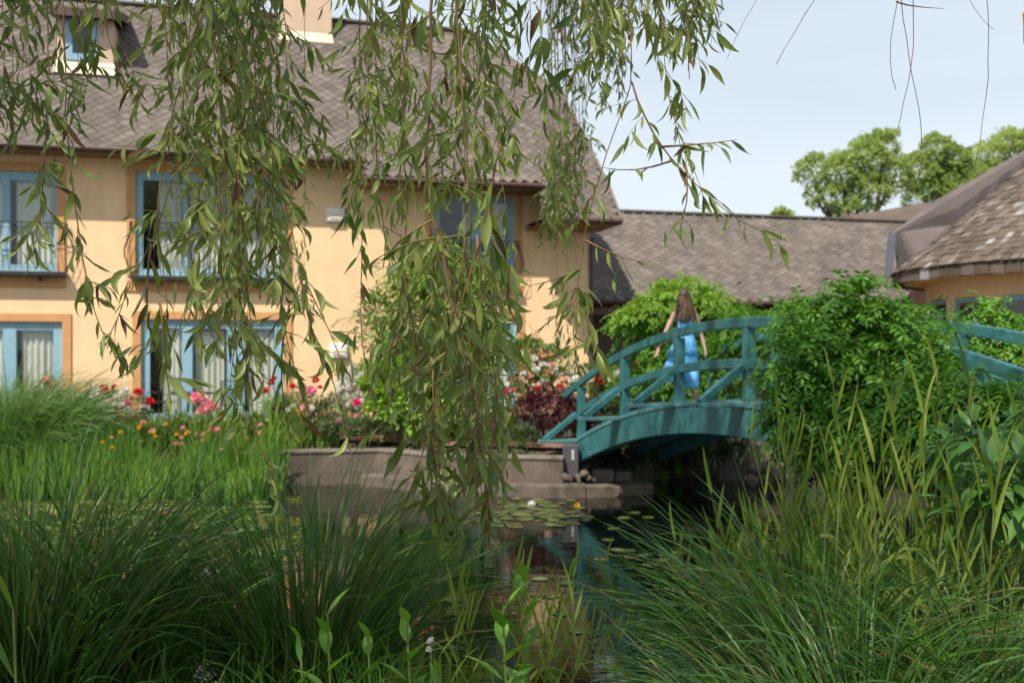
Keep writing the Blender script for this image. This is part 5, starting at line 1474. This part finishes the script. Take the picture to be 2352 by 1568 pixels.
# duckweed film
n = 8000; x = RNG.uniform(-60, 690, n); y = 1140+RNG.random(n)**1.5*150
Zp = EYE*F/(y-HZ); Xp = (x-CX)*Zp/F
m_ = (np.sin(Xp*2.1+np.sin(Zp*1.7)*1.5)+np.sin(Zp*2.6+Xp)) > -.2-(700-x)/1500
Xp, Zp = Xp[m_], Zp[m_]; n = len(Xp); r = RNG.uniform(.015, .045, n)
Vd = np.zeros((n, 4, 3)); aa_ = RNG.uniform(0, 6.28, n)
for k in range(4):
    Vd[:, k, 0] = Xp+r*np.cos(aa_+k*1.57); Vd[:, k, 1] = Zp+r*np.sin(aa_+k*1.57); Vd[:, k, 2] = .004
o = mesh('duckweed', Vd.reshape(-1, 3), np.arange(n*4).reshape(-1, 4), M['duckweed'], None, np.repeat(RNG.random(n), 4)); tag(stuff(o), 'film of yellow-green duckweed between the lily pads', 'duckweed')
# mixed perennials filling the bed behind the irises
pb_ = [pxb(330,1000,(70,32),17.7,.35),pxb(420,990,(70,36),17.8,.35),pxb(510,985,(60,36),17.8,.35),pxb(250,1005,(60,30),17.6,.35),pxb(590,985,(50,34),17.9,.35)]
pe_ = plant('perennial_bed', 'low leafy perennials with peach flowers between the irises and the patio', 'plants', 420, 17.8, pb_)
so = Soup(); so.add(cloud(pb_, 4200, .08, PROF_OVAL, .4, .3, 16, .2, .4, .3)); X_ = RNG.uniform(-7.3, -4.3, 900); Y_ = RNG.uniform(17.2, 18.2, 900)
so.add(blades(np.stack([X_, Y_, GH(X_, Y_)], -1), np.array([0,0,1.])+RNG.normal(size=(900,3))*np.array([.2,.2,0]), rvec(900), RNG.uniform(.35,.75,900), .022, PB, RNG.uniform(.1,.7,900), None, .18))
stuff(so.build('foliage', M['bush'], pe_))
blooms(pe_, [(random.choice(['peach','peach','pink','yellow']), random.uniform(230, 620), random.uniform(968, 1020), 17.35, random.uniform(.03, .05)) for _ in range(26)])
# rough grass and ground cover in the garden bed, right bank
n = 9000; X = np.concatenate([RNG.uniform(-10, 3, n//3), RNG.uniform(2.4, 8, 2*n//3)]); Y = np.concatenate([RNG.uniform(17.6, 20.5, n//3), RNG.uniform(6.5, 12, 2*n//3)])
k_ = GH(X, Y) > .2; X, Y = X[k_], Y[k_]; n = len(X)
b = np.stack([X, Y, GH(X, Y)-.02], -1)
so = Soup(); so.add(blades(b, np.array([0,0,1.])+RNG.normal(size=(n,3))*np.array([.4,.4,0]), rvec(n), RNG.uniform(.08,.3,n), RNG.uniform(.01,.02,n), PROF_BLADE, RNG.uniform(.1,1.2,n), None, .18))
o = so.build('ground_cover', M['bush']); tag(stuff(o), 'low green ground cover on the garden soil', 'ground cover')
# small flying insect above the hedge
t_ = thing('flying_insect', 'tiny dark insect flying above the hedge to the right of the woman', 'insect', P(1696, 651, 9))
mb = MB(); ell(mb, P(1696, 651, 9), (.02, .008, .008)); mb.build('insect_body', M['iron'], t_, True)
mb = MB(); mb.add([P(1695,651,9), P(1699,645,9.02), P(1702,648,9.02)], [(0,1,2)]); mb.build('wing', M['iron'], t_, True)

# ================================================================== the willow
random.seed(5)
WT = thing('willow_tree', 'weeping willow whose long leafy twigs hang across the front of the picture', 'tree', (-4.6, -1.2, .6))
trunk0 = Vector((-4.6, -1.2, .3))
mb = MB(); mb.tube([trunk0, trunk0+Vector((.1,.1,1.5)), trunk0+Vector((.3,.3,3.2)), trunk0+Vector((.6,.8,4.8))], [.52, .42, .38, .33], 12)
mb.build('trunk', M['bark'], WT, True, smooth=True)
crotch = trunk0+Vector((.6,.8,4.8))
LIMBS = [[(-3.2,2.0,6.6),(-1.5,3.6,7.4),(.2,4.6,7.6),(1.8,5.2,7.4)], [(-3.4,1.2,6.8),(-1.6,1.8,7.8),(.6,2.4,8.2),(3.2,3.0,8.0)],
         [(-4.0,1.6,6.8),(-3.6,4.0,7.8),(-3.0,6.6,8.4),(-2.0,9.0,8.9)], [(-4.4,.6,6.6),(-5.8,2.6,7.6),(-6.6,5.0,8.2)],
         [(-3.0,2.6,7.2),(-1.4,5.4,8.4),(-.2,7.8,9.0),(.6,9.6,9.2)], [(-4.6,-1.6,6.6),(-5.2,-3.6,7.6)], [(-2.6,-.4,7.0),(-.2,-.8,8.2),(2.2,-.6,8.4)]]
for lp in LIMBS:
    pts = [crotch]+[Vector(p) for p in lp]; n = len(pts)
    MB().tube(pts, [.26*(1-.8*k/(n-1)) for k in range(n)], 8).build('limb', M['bark'], WT, True, smooth=True)
limbpts = [Vector(p) for lp in LIMBS for p in lp]+[Vector(lp[k]).lerp(Vector(lp[k+1]), .5) for lp in LIMBS for k in range(len(lp)-1)]

leafP, leafD, leafN, leafL, leafW, leafC, leafB = [], [], [], [], [], [], []
def resample(pts, step):
    out = [Vector(pts[0])]; 
    for a, b in zip(pts[:-1], pts[1:]):
        a, b = Vector(a), Vector(b); n = max(1, int((b-a).length/step))
        for k in range(1, n+1): out.append(a.lerp(b, k/n))
    return out
def smooth(pts, it=2):
    for _ in range(it):
        pts = [pts[0]]+[(pts[i-1]+pts[i]*2+pts[i+1])/4 for i in range(1, len(pts)-1)]+[pts[-1]]
    return pts
def put_leaves(pts, f0, dens, size, jit=1.0):
    """leaves along a twig, from fraction f0 to its tip"""
    n = len(pts); acc = random.random()
    s = 1
    for i in range(1, n):
        if i/n < f0: continue
        seg = pts[i]-pts[i-1]; acc += seg.length*dens
        while acc > 1:
            acc -= 1; s = -s
            d = seg.normalized(); a = random.uniform(0, 6.283)
            o = Vector((math.cos(a), math.sin(a)*.7, 0))
            tip = i/n
            dr = d*.55+o*random.uniform(.35, .85)*jit+Vector((0, 0, -random.uniform(.05, .85)))
            L_ = size*random.uniform(.55, 1.3)*(1-.25*max(0, tip-.8)/.2)
            leafP.append(pts[i].lerp(pts[i-1], random.random())); leafD.append(dr)
            nn = Vector((random.gauss(0,.7), -abs(random.gauss(0,.8))-.15, random.gauss(.3,.5))); leafN.append(nn)
            leafL.append(L_); leafW.append(L_*random.uniform(.13, .25)); leafC.append((random.gauss(0,1.5), random.gauss(0,.9), random.gauss(-.05,1.1))); leafB.append(random.uniform(.2, 1.3))
def side_twig(p, d, l, rad):
    pts = [Vector(p)]; d = Vector(d).normalized(); n = max(3, int(l/.03)); w = Vector((random.gauss(0,.05), random.gauss(0,.04), 0))
    for k in range(n):
        d = (d+Vector((0,0,-.11))*random.uniform(.5,1.1)+w+Vector((random.gauss(0,.05), random.gauss(0,.05), random.gauss(0,.03)))).normalized(); pts.append(pts[-1]+d*(l/n))
    return pts
TW = {'twig': [], 'green': []}
PARTS = []
def strand(px, Z, dens=31, size=.088, tw=9, tl=(.08, .34), f0=0.0, ext=True, rad=.0045, main_leaf=.35, vis0=0, zj=.0, wood='twig', spread=1.0):
    """a hanging twig; px: points in the picture at distance Z; tw side twigs per metre"""
    pts = []
    for k, q in enumerate(px):
        zz = Z+(q[2] if len(q) > 2 else 0)+zj*k
        pts.append(Vector(P(q[0], q[1], zz)))
    if ext:   # continue up to a limb
        tp = pts[0]; dd = (pts[0]-pts[1]).normalized()
        up = tp+Vector((dd.x*.25, .0, .6)); tgt = min(limbpts, key=lambda l: (l-up).length+abs(l.x-up.x)*.8)
        m1 = up.lerp(tgt, .45)+Vector((0, 0, .35))
        upper = [tgt, up.lerp(tgt, .8)+Vector((0,0,.25)), m1, up]
        pts = upper+pts; nup = 4
    else: nup = 0
    core = smooth(resample(pts, .05), 3)
    core = [p+Vector((random.gauss(0,.0016), random.gauss(0,.0016), 0)) for p in core]
    n = len(core)
    # index where the traced part begins
    j0 = 0
    if nup:
        j0 = min(range(n), key=lambda i: (core[i]-pts[nup]).length)
        j0 = max(0, j0-5)
    rr = [rad*(1.5-1.15*i/(n-1)) for i in range(n)]
    mb = MB(); mb.tube(core, rr, 5)
    # buds / nodes
    for i in range(j0, n-1, 3):
        if random.random() < .6: mb.tube([core[i], core[i]+Vector((random.choice((-1,1))*rr[i]*1.9, 0, rr[i]*1.5))], [rr[i]*.9, rr[i]*.3], 4)
    run = core[j0:]; m = len(run)
    ln = sum((run[k+1]-run[k]).length for k in range(m-1))
    mg = MB(); any_ = False
    if tw > 0:
        for k in range(int(ln*tw)):
            f = f0+(1-f0)*random.random()**.85
            i = min(m-2, int(f*(m-1))); a = random.uniform(0, 6.283)
            l = random.uniform(*tl)*(1 if f < .9 else .7)
            d = Vector((math.cos(a)*1.0, math.sin(a)*.55, random.uniform(-.7, .7)))
            st = side_twig(run[i], d*spread+(run[i+1]-run[i]).normalized()*.5, l, rad*.4)
            mg.tube(st, [rad*.42*(1-.6*q/(len(st)-1)) for q in range(len(st))], 4, cap=False); any_ = True
            put_leaves(st, .08, dens, size)
    if main_leaf > 0: put_leaves(run, max(f0, .02), dens*main_leaf, size)
    if tw > 0 or main_leaf > 0:
        put_leaves(run, .93, dens*1.6, size*1.05)
    o = mb.build('hanging_twig', M[wood], WT, True, smooth=True)
    if any_: stuff(mg.build('side_twigs', M['twig_green'], o))
    return core
# --- left: two long twigs and the leafy curtain behind them
strand([(108,-10),(112,150),(108,330),(97,420),(88,520),(74,590)], 3.3, f0=.50, tw=17, tl=(.05,.17), main_leaf=.6)
strand([(143,-10),(150,140),(152,330),(166,420),(180,520),(190,600),(205,690),(230,760),(285,840)], 3.2, f0=.40, tw=9, tl=(.04,.13), main_leaf=.6, dens=30)
for x0, yb, Z in [(6,300,3.6),(28,330,3.7),(60,290,3.5),(88,260,3.8),(128,250,3.9),(176,230,3.6),(205,250,3.8),(225,190,3.7),(48,190,4.2),(-20,330,3.6)]:
    strand([(x0,-15),(x0+random.uniform(-8,8),yb*.5),(x0+random.uniform(-18,18),yb)], Z, tw=13, tl=(.05,.18), rad=.003, main_leaf=.5)
strand([(232,-10),(255,120),(285,200),(345,262)], 3.4, tw=8, tl=(.05,.14), main_leaf=.6)
strand([(245,-10),(262,60),(300,150),(318,210)], 3.6, tw=10, tl=(.05,.14))
# --- second mass, x 330-720
strand([(468,-10),(440,110),(405,220),(382,300),(372,400),(356,470),(368,560),(378,640),(390,700),(386,770)], 3.1, f0=.15, tw=8, tl=(.06,.18), main_leaf=.35)
strand([(520,-10),(470,150),(430,290),(395,420),(350,560),(300,650),(270,720),(245,800)], 3.2, f0=.35, tw=7, tl=(.05,.14), main_leaf=.5)
strand([(350,560),(335,640),(320,690),(345,750),(362,830)], 3.15, ext=False, tw=12, tl=(.05,.13), main_leaf=.8, size=.10, rad=.003)
strand([(527,-10),(560,100),(590,200),(622,330),(652,440),(668,520),(692,640),(740,720),(770,800),(792,850)], 3.15, f0=.0, tw=9, tl=(.06,.24), main_leaf=.3)
strand([(692,640),(700,720),(735,800),(770,880),(790,960),(800,1010)], 3.2, ext=False, tw=9, tl=(.05,.12), main_leaf=.8, rad=.003)
strand([(600,-10),(625,140),(660,220),(700,300),(745,360)], 3.3, tw=11, tl=(.06,.22))
strand([(541,-10),(545,300),(547,600),(556,800),(568,960),(600,1030),(628,1100)], 3.25, f0=.0, tw=10, tl=(.06,.28), main_leaf=.45)
strand([(480,-10),(500,200),(520,400),(515,560),(510,700),(500,800)], 3.0, tw=11, tl=(.06,.24), size=.095)
strand([(575,-10),(590,250),(612,450),(640,640),(650,760),(680,850),(700,930)], 3.2, tw=10, tl=(.06,.22), size=.092)
strand([(665,700),(640,830),(650,930),(665,1000)], 3.3, ext=False, tw=9, tl=(.05,.13), size=.10, rad=.0028, main_leaf=.8)
strand([(368,700),(380,800),(382,870),(392,930)], 3.0, ext=False, tw=9, tl=(.04,.10), size=.12, rad=.0028, main_leaf=.9)
for k in range(14):
    x0 = random.uniform(410, 650); yb = random.uniform(300, 700); x1 = x0+random.uniform(-45, 45)
    strand([(x0,-15),((x0+x1)/2,yb*.5),(x1,yb)], random.uniform(3.1, 4.2), tw=12, tl=(.06,.26), rad=.0032)
for k in range(4):
    x0 = random.uniform(330, 420); yb = random.uniform(60, 300)
    strand([(x0,-15),(x0+5,yb*.5),(x0+20,yb)], random.uniform(3.3, 4), tw=12, tl=(.06,.2), rad=.003)
# --- the big central curtain
strand([(1046,-10),(1058,150),(1068,300),(1076,420),(1072,540),(1055,660),(1036,760),(1010,860),(985,980),(990,1100),(1000,1200)], 3.0, f0=.25, tw=10, tl=(.06,.24), main_leaf=.3, rad=.006)
strand([(992,-10),(988,120),(984,280),(978,420),(990,500),(1030,590),(1042,680),(1052,760),(1075,850),(1098,960),(1108,1060),(1120,1180),(1122,1250)], 3.0, f0=.2, tw=10, tl=(.06,.24), main_leaf=.3, rad=.008)
strand([(920,-10),(928,150),(925,300),(935,480),(930,620),(905,760),(890,840)], 3.1, tw=10, tl=(.06,.28), rad=.005)
strand([(842,-10),(846,200),(838,330),(835,480),(832,600),(825,700),(832,800),(850,900)], 3.3, tw=9, tl=(.06,.24), rad=.004)
strand([(862,-10),(864,150),(862,350),(880,520),(905,660),(930,760)], 3.4, tw=10, tl=(.06,.24))
strand([(930,620),(940,720),(960,820),(975,900),(985,1000),(960,1080),(930,1150)], 3.1, ext=False, tw=13, tl=(.06,.2), rad=.0035)
strand([(985,980),(1000,1060),(1005,1150),(1012,1210)], 3.0, ext=False, tw=14, tl=(.06,.16), size=.11, rad=.003, main_leaf=.8)
strand([(1075,850),(1110,900),(1135,980),(1160,1040)], 3.0, ext=False, tw=14, tl=(.06,.16), rad=.003, main_leaf=.7)
strand([(1052,760),(1100,790),(1150,840),(1165,930)], 3.1, ext=False, tw=14, tl=(.06,.2), rad=.0035, size=.095)
strand([(1120,1100),(1125,1180),(1115,1230)], 3.0, ext=False, tw=8, tl=(.05,.12), rad=.003, size=.12, main_leaf=.9)
for k in range(10):
    x0 = random.uniform(822, 1120); yb = random.uniform(220, 560); x1 = x0+random.uniform(-35, 35)
    strand([(x0,-15),((x0+x1)/2,yb*.5),(x1,yb)], random.uniform(3.1, 4.4), tw=11, tl=(.06,.28), rad=.0034)
for k in range(20):
    x0 = random.uniform(930, 1120); y0 = random.uniform(480, 720); yb = y0+random.uniform(180, 430); x1 = x0*.55+1020*.45+random.uniform(-55, 75)
    strand([(x0,y0),((x0+x1)/2,(y0+yb)/2),(x1,min(yb,1120))], random.uniform(2.9, 3.8), ext=False, tw=14, tl=(.06,.24), rad=.0026)
for k in range(14):
    x0 = random.uniform(990, 1140); y0 = random.uniform(820, 1000); yb = y0+random.uniform(100, 240)
    strand([(x0,y0),(x0+8,(y0+yb)/2),(x0+random.uniform(-15,25),yb)], random.uniform(2.9, 3.5), ext=False, tw=13, tl=(.05,.16), rad=.0026)
for k in range(13):
    x0 = random.uniform(430, 660); y0 = random.uniform(380, 640); yb = y0+random.uniform(150, 360)
    strand([(x0,y0),(x0+8,(y0+yb)/2),(x0+random.uniform(-30,40),yb)], random.uniform(3.0, 3.8), ext=False, tw=12, tl=(.05,.2), rad=.0026)
# --- thinner strands in front of the right end of the roof
strand([(1128,-10),(1160,150),(1140,330),(1160,480),(1175,560)], 3.2, f0=.0, tw=7, tl=(.05,.16), rad=.003)
strand([(1150,330),(1125,420),(1120,500),(1130,600)], 2.9, ext=False, tw=10, tl=(.04,.14), size=.12, rad=.003, main_leaf=.9)
strand([(1240,-10),(1245,120),(1258,250),(1268,400),(1275,440)], 3.2, f0=.0, tw=4.5, tl=(.04,.14), size=.115, rad=.003, main_leaf=.5)
strand([(1185,-10),(1195,90),(1180,220),(1170,300)], 3.3, tw=10, tl=(.05,.18), rad=.003)
strand([(1215,-10),(1222,80),(1215,190)], 3.6, tw=9, tl=(.05,.18), rad=.003)
strand([(1155,330),(1180,350),(1215,360),(1240,385)], 3.2, ext=False, tw=5, tl=(.04,.08), size=.10, rad=.0022)
# soft, farther strands (behind): one clump above the lower roof
for k in range(11):
    x0 = 1300+random.uniform(-38, 38)
    strand([(x0-6,-15),(x0,200),(x0+6,380),(x0+random.uniform(-26,26),random.uniform(500,575))], random.uniform(7.0, 7.8), f0=.62, tw=7, tl=(.08,.22), rad=.005, dens=26, size=.085)
for k in range(20):
    x0 = random.uniform(1250, 1430); yb = random.uniform(90, 260)
    strand([(x0,-15),(x0+4,yb*.5),(x0+random.uniform(-10,14),yb)], random.uniform(5.6, 7.6), tw=7, tl=(.08,.26), rad=.005, dens=28)
for k in range(5):
    x0 = 1330+random.uniform(-30,30)
    strand([(x0,-15),(x0-4,150),(x0-4,random.uniform(300,380))], 7.3, tw=5, tl=(.08,.2), rad=.004, dens=24)
for (x, y0, yb) in [(1275,520,800),(1300,560,840),(1320,600,860)]:
    strand([(x,-15),(x,300),(x+3,y0),(x+6,yb)], 7.4, f0=.8, tw=5, tl=(.06,.16), rad=.003, dens=24)
for (x, y0, yb) in [(828,200,470),(842,150,420),(880,60,380),(700,420,700),(480,560,740)]:
    for _ in range(2): strand([(x,-15),(x,y0),(x-10+random.uniform(-20,20),yb)], 7.2, f0=.3, tw=5, tl=(.08,.22), rad=.003, dens=24)
# --- upper right cluster
for k in range(22):
    x0 = random.uniform(1340, 1612); yb = random.uniform(40, 190)
    strand([(x0,-15),(x0+random.uniform(-8,8),yb*.5),(x0+random.uniform(-16,16),yb)], random.uniform(3.2, 4.3), tw=11, tl=(.05,.2), rad=.003)
strand([(1441,-10),(1450,90),(1453,197),(1446,225),(1421,262),(1393,352),(1361,450),(1342,551),(1330,620),(1322,700)], 3.3, f0=.93, tw=5, tl=(.05,.12), rad=.0042, main_leaf=.4)
strand([(1453,190),(1474,267),(1520,337),(1560,395),(1620,440),(1660,480),(1700,520),(1745,530),(1790,548)], 3.3, ext=False, f0=.1, tw=10, tl=(.05,.16), rad=.0025, main_leaf=.7)
strand([(1520,337),(1580,340),(1640,325),(1690,322)], 3.3, ext=False, tw=9, tl=(.05,.15), rad=.0028, main_leaf=.6)
strand([(1505,-10),(1525,100),(1530,220),(1565,330),(1600,400),(1620,470)], 3.4, f0=.1, tw=9, tl=(.05,.2), rad=.0034)
strand([(1578,-10),(1572,60),(1580,120),(1584,182)], 3.2, f0=.3, tw=4, tl=(.04,.1), rad=.004, main_leaf=.2)
strand([(1470,-10),(1500,120),(1545,200),(1590,240)], 3.5, tw=9, tl=(.05,.18), rad=.0034)
strand([(1645,-10),(1640,10)], 3.3, tw=20, tl=(.03,.09), rad=.002)
strand([(1575,380),(1590,430),(1570,500),(1560,540)], 3.3, ext=False, tw=12, tl=(.04,.12), rad=.0026, main_leaf=.7)
strand([(1540,370),(1460,400),(1415,395),(1385,385)], 3.4, ext=False, tw=7, tl=(.05,.13), rad=.0026)
# twigs around (1340, 640)
strand([(1361,450),(1330,480),(1318,520)], 3.3, ext=False, tw=9, tl=(.04,.10), rad=.0022)
strand([(1342,551),(1380,580),(1430,600),(1482,606)], 3.3, ext=False, tw=8, tl=(.04,.10), rad=.0024)
strand([(1330,620),(1290,645),(1250,650),(1216,656)], 3.3, ext=False, tw=8, tl=(.04,.10), rad=.0024, main_leaf=.5)
strand([(1322,690),(1280,720),(1240,745),(1205,790)], 3.2, ext=False, tw=9, tl=(.04,.12), rad=.0024, main_leaf=.6)
strand([(1322,690),(1350,730),(1375,790),(1388,850)], 3.0, ext=False, tw=8, tl=(.04,.12), rad=.0026, size=.13, main_leaf=.9)
strand([(1322,690),(1330,720),(1322,790)], 3.1, ext=False, tw=8, tl=(.03,.08), rad=.0022, size=.11)
# --- bare twigs against the sky
for path in [[(1754,-8),(1703,35),(1683,88),(1672,135)], [(1885,-8),(1852,32),(1822,67),(1800,108),(1783,148)], [(2066,-12),(2050,50),(2042,88),(2039,148),(2044,186),(2058,207)],
             [(2068,-8),(2074,45),(2081,95),(2096,172),(2110,246),(2120,320),(2126,383),(2114,425),(2093,455)], [(2098,-8),(2099,70),(2098,141),(2088,200),(2058,302),(2047,352),(2033,415),(2014,468)],
             [(2058,6),(2068,16),(2110,16),(2168,20)], [(2267,-8),(2270,60),(2272,130),(2266,229),(2250,320),(2240,378)], [(2216,-10),(2230,25),(2255,50),(2283,69)], [(1645,-8),(1644,40),(1641,85),(1632,109)], [(2352,30),(2350,70),(2353,100)]]:
    strand(path, 3.4, tw=0, main_leaf=0, ext=(len(path) > 3 and path[0][1] < -5), rad=.0032 if len(path) > 4 else .0022)

# leaves
leafP = np.array(leafP); N = len(leafP); print('willow leaves', N)
dist = np.linalg.norm(leafP-np.array([0, 0, EYE]), axis=1)
leafL = np.array(leafL); size_px = leafL/dist
px = CX+F*leafP[:, 0]/leafP[:, 1]; py = HZ-F*(leafP[:, 2]-EYE)/leafP[:, 1]
inview = (px > 0) & (px < 2352) & (py > 0) & (py < 1568)
cl = np.array(leafC); tint = RNG.random(N)
# leaves of one twig share a tone
tint = np.clip(.42+.30*np.sin(leafP[:, 0]*7+leafP[:, 2]*3)*.6+RNG.normal(0, .22, N)+np.where(py > 800, .12, 0)*0, 0, 1)
V, Fc, T = blades(leafP, np.array(leafD), np.array(leafN), leafL, np.array(leafW), PROF_LEAF, np.array(leafB), cl, .22, RNG.normal(0, .9, N), tint)
pv_, pf_ = 7*3, 12
V = V.reshape(N, pv_, 3); T = T.reshape(N, pv_)
order = np.argsort(-(size_px*inview)); big = order[:300]; dry = (RNG.random(N) < .035)
q0 = Fc[:pf_]
for k in big:
    mesh('leaf', V[k], q0, M['willow_dry'] if dry[k] else M['willow'], WT, T[k], True, True)
rest = order[300:]
for nm, sel, mt_ in (('leaves', rest[~dry[rest]], 'willow'), ('withered_leaves', rest[dry[rest]], 'willow_dry')):
    m = len(sel); Fa = (q0[None]+(np.arange(m)*pv_)[:, None, None]).reshape(-1, 4)
    stuff(mesh(nm, V[sel].reshape(-1, 3), Fa, M[mt_], WT, T[sel].reshape(-1), True, True))
# the crown above the picture: leaf sprays around and below the limbs (it shades the bank, the pond and the bridge)
n = 38000
lp_ = np.array([list(p) for p in limbpts]); k = RNG.integers(0, len(lp_), n)
pos = lp_[k]+RNG.normal(size=(n, 3))*np.array([1.15, 1.15, .8])+np.array([0, 0, .5])
lo = 3.2+pos[:, 1]*.385+.35
ok = (pos[:, 2] > lo) & ~((pos[:, 0] < -4.6) & (pos[:, 1] > 6.5))
pos = pos[ok]; n = len(pos)
so = Soup(); so.add(blades(pos, np.array([0,0,-1.])+rvec(n)*.8, rvec(n), RNG.uniform(.14,.24,n), RNG.uniform(.03,.05,n), PROF_SMALL, .3, None, .1))
stuff(so.build('crown', M['willow'], WT))
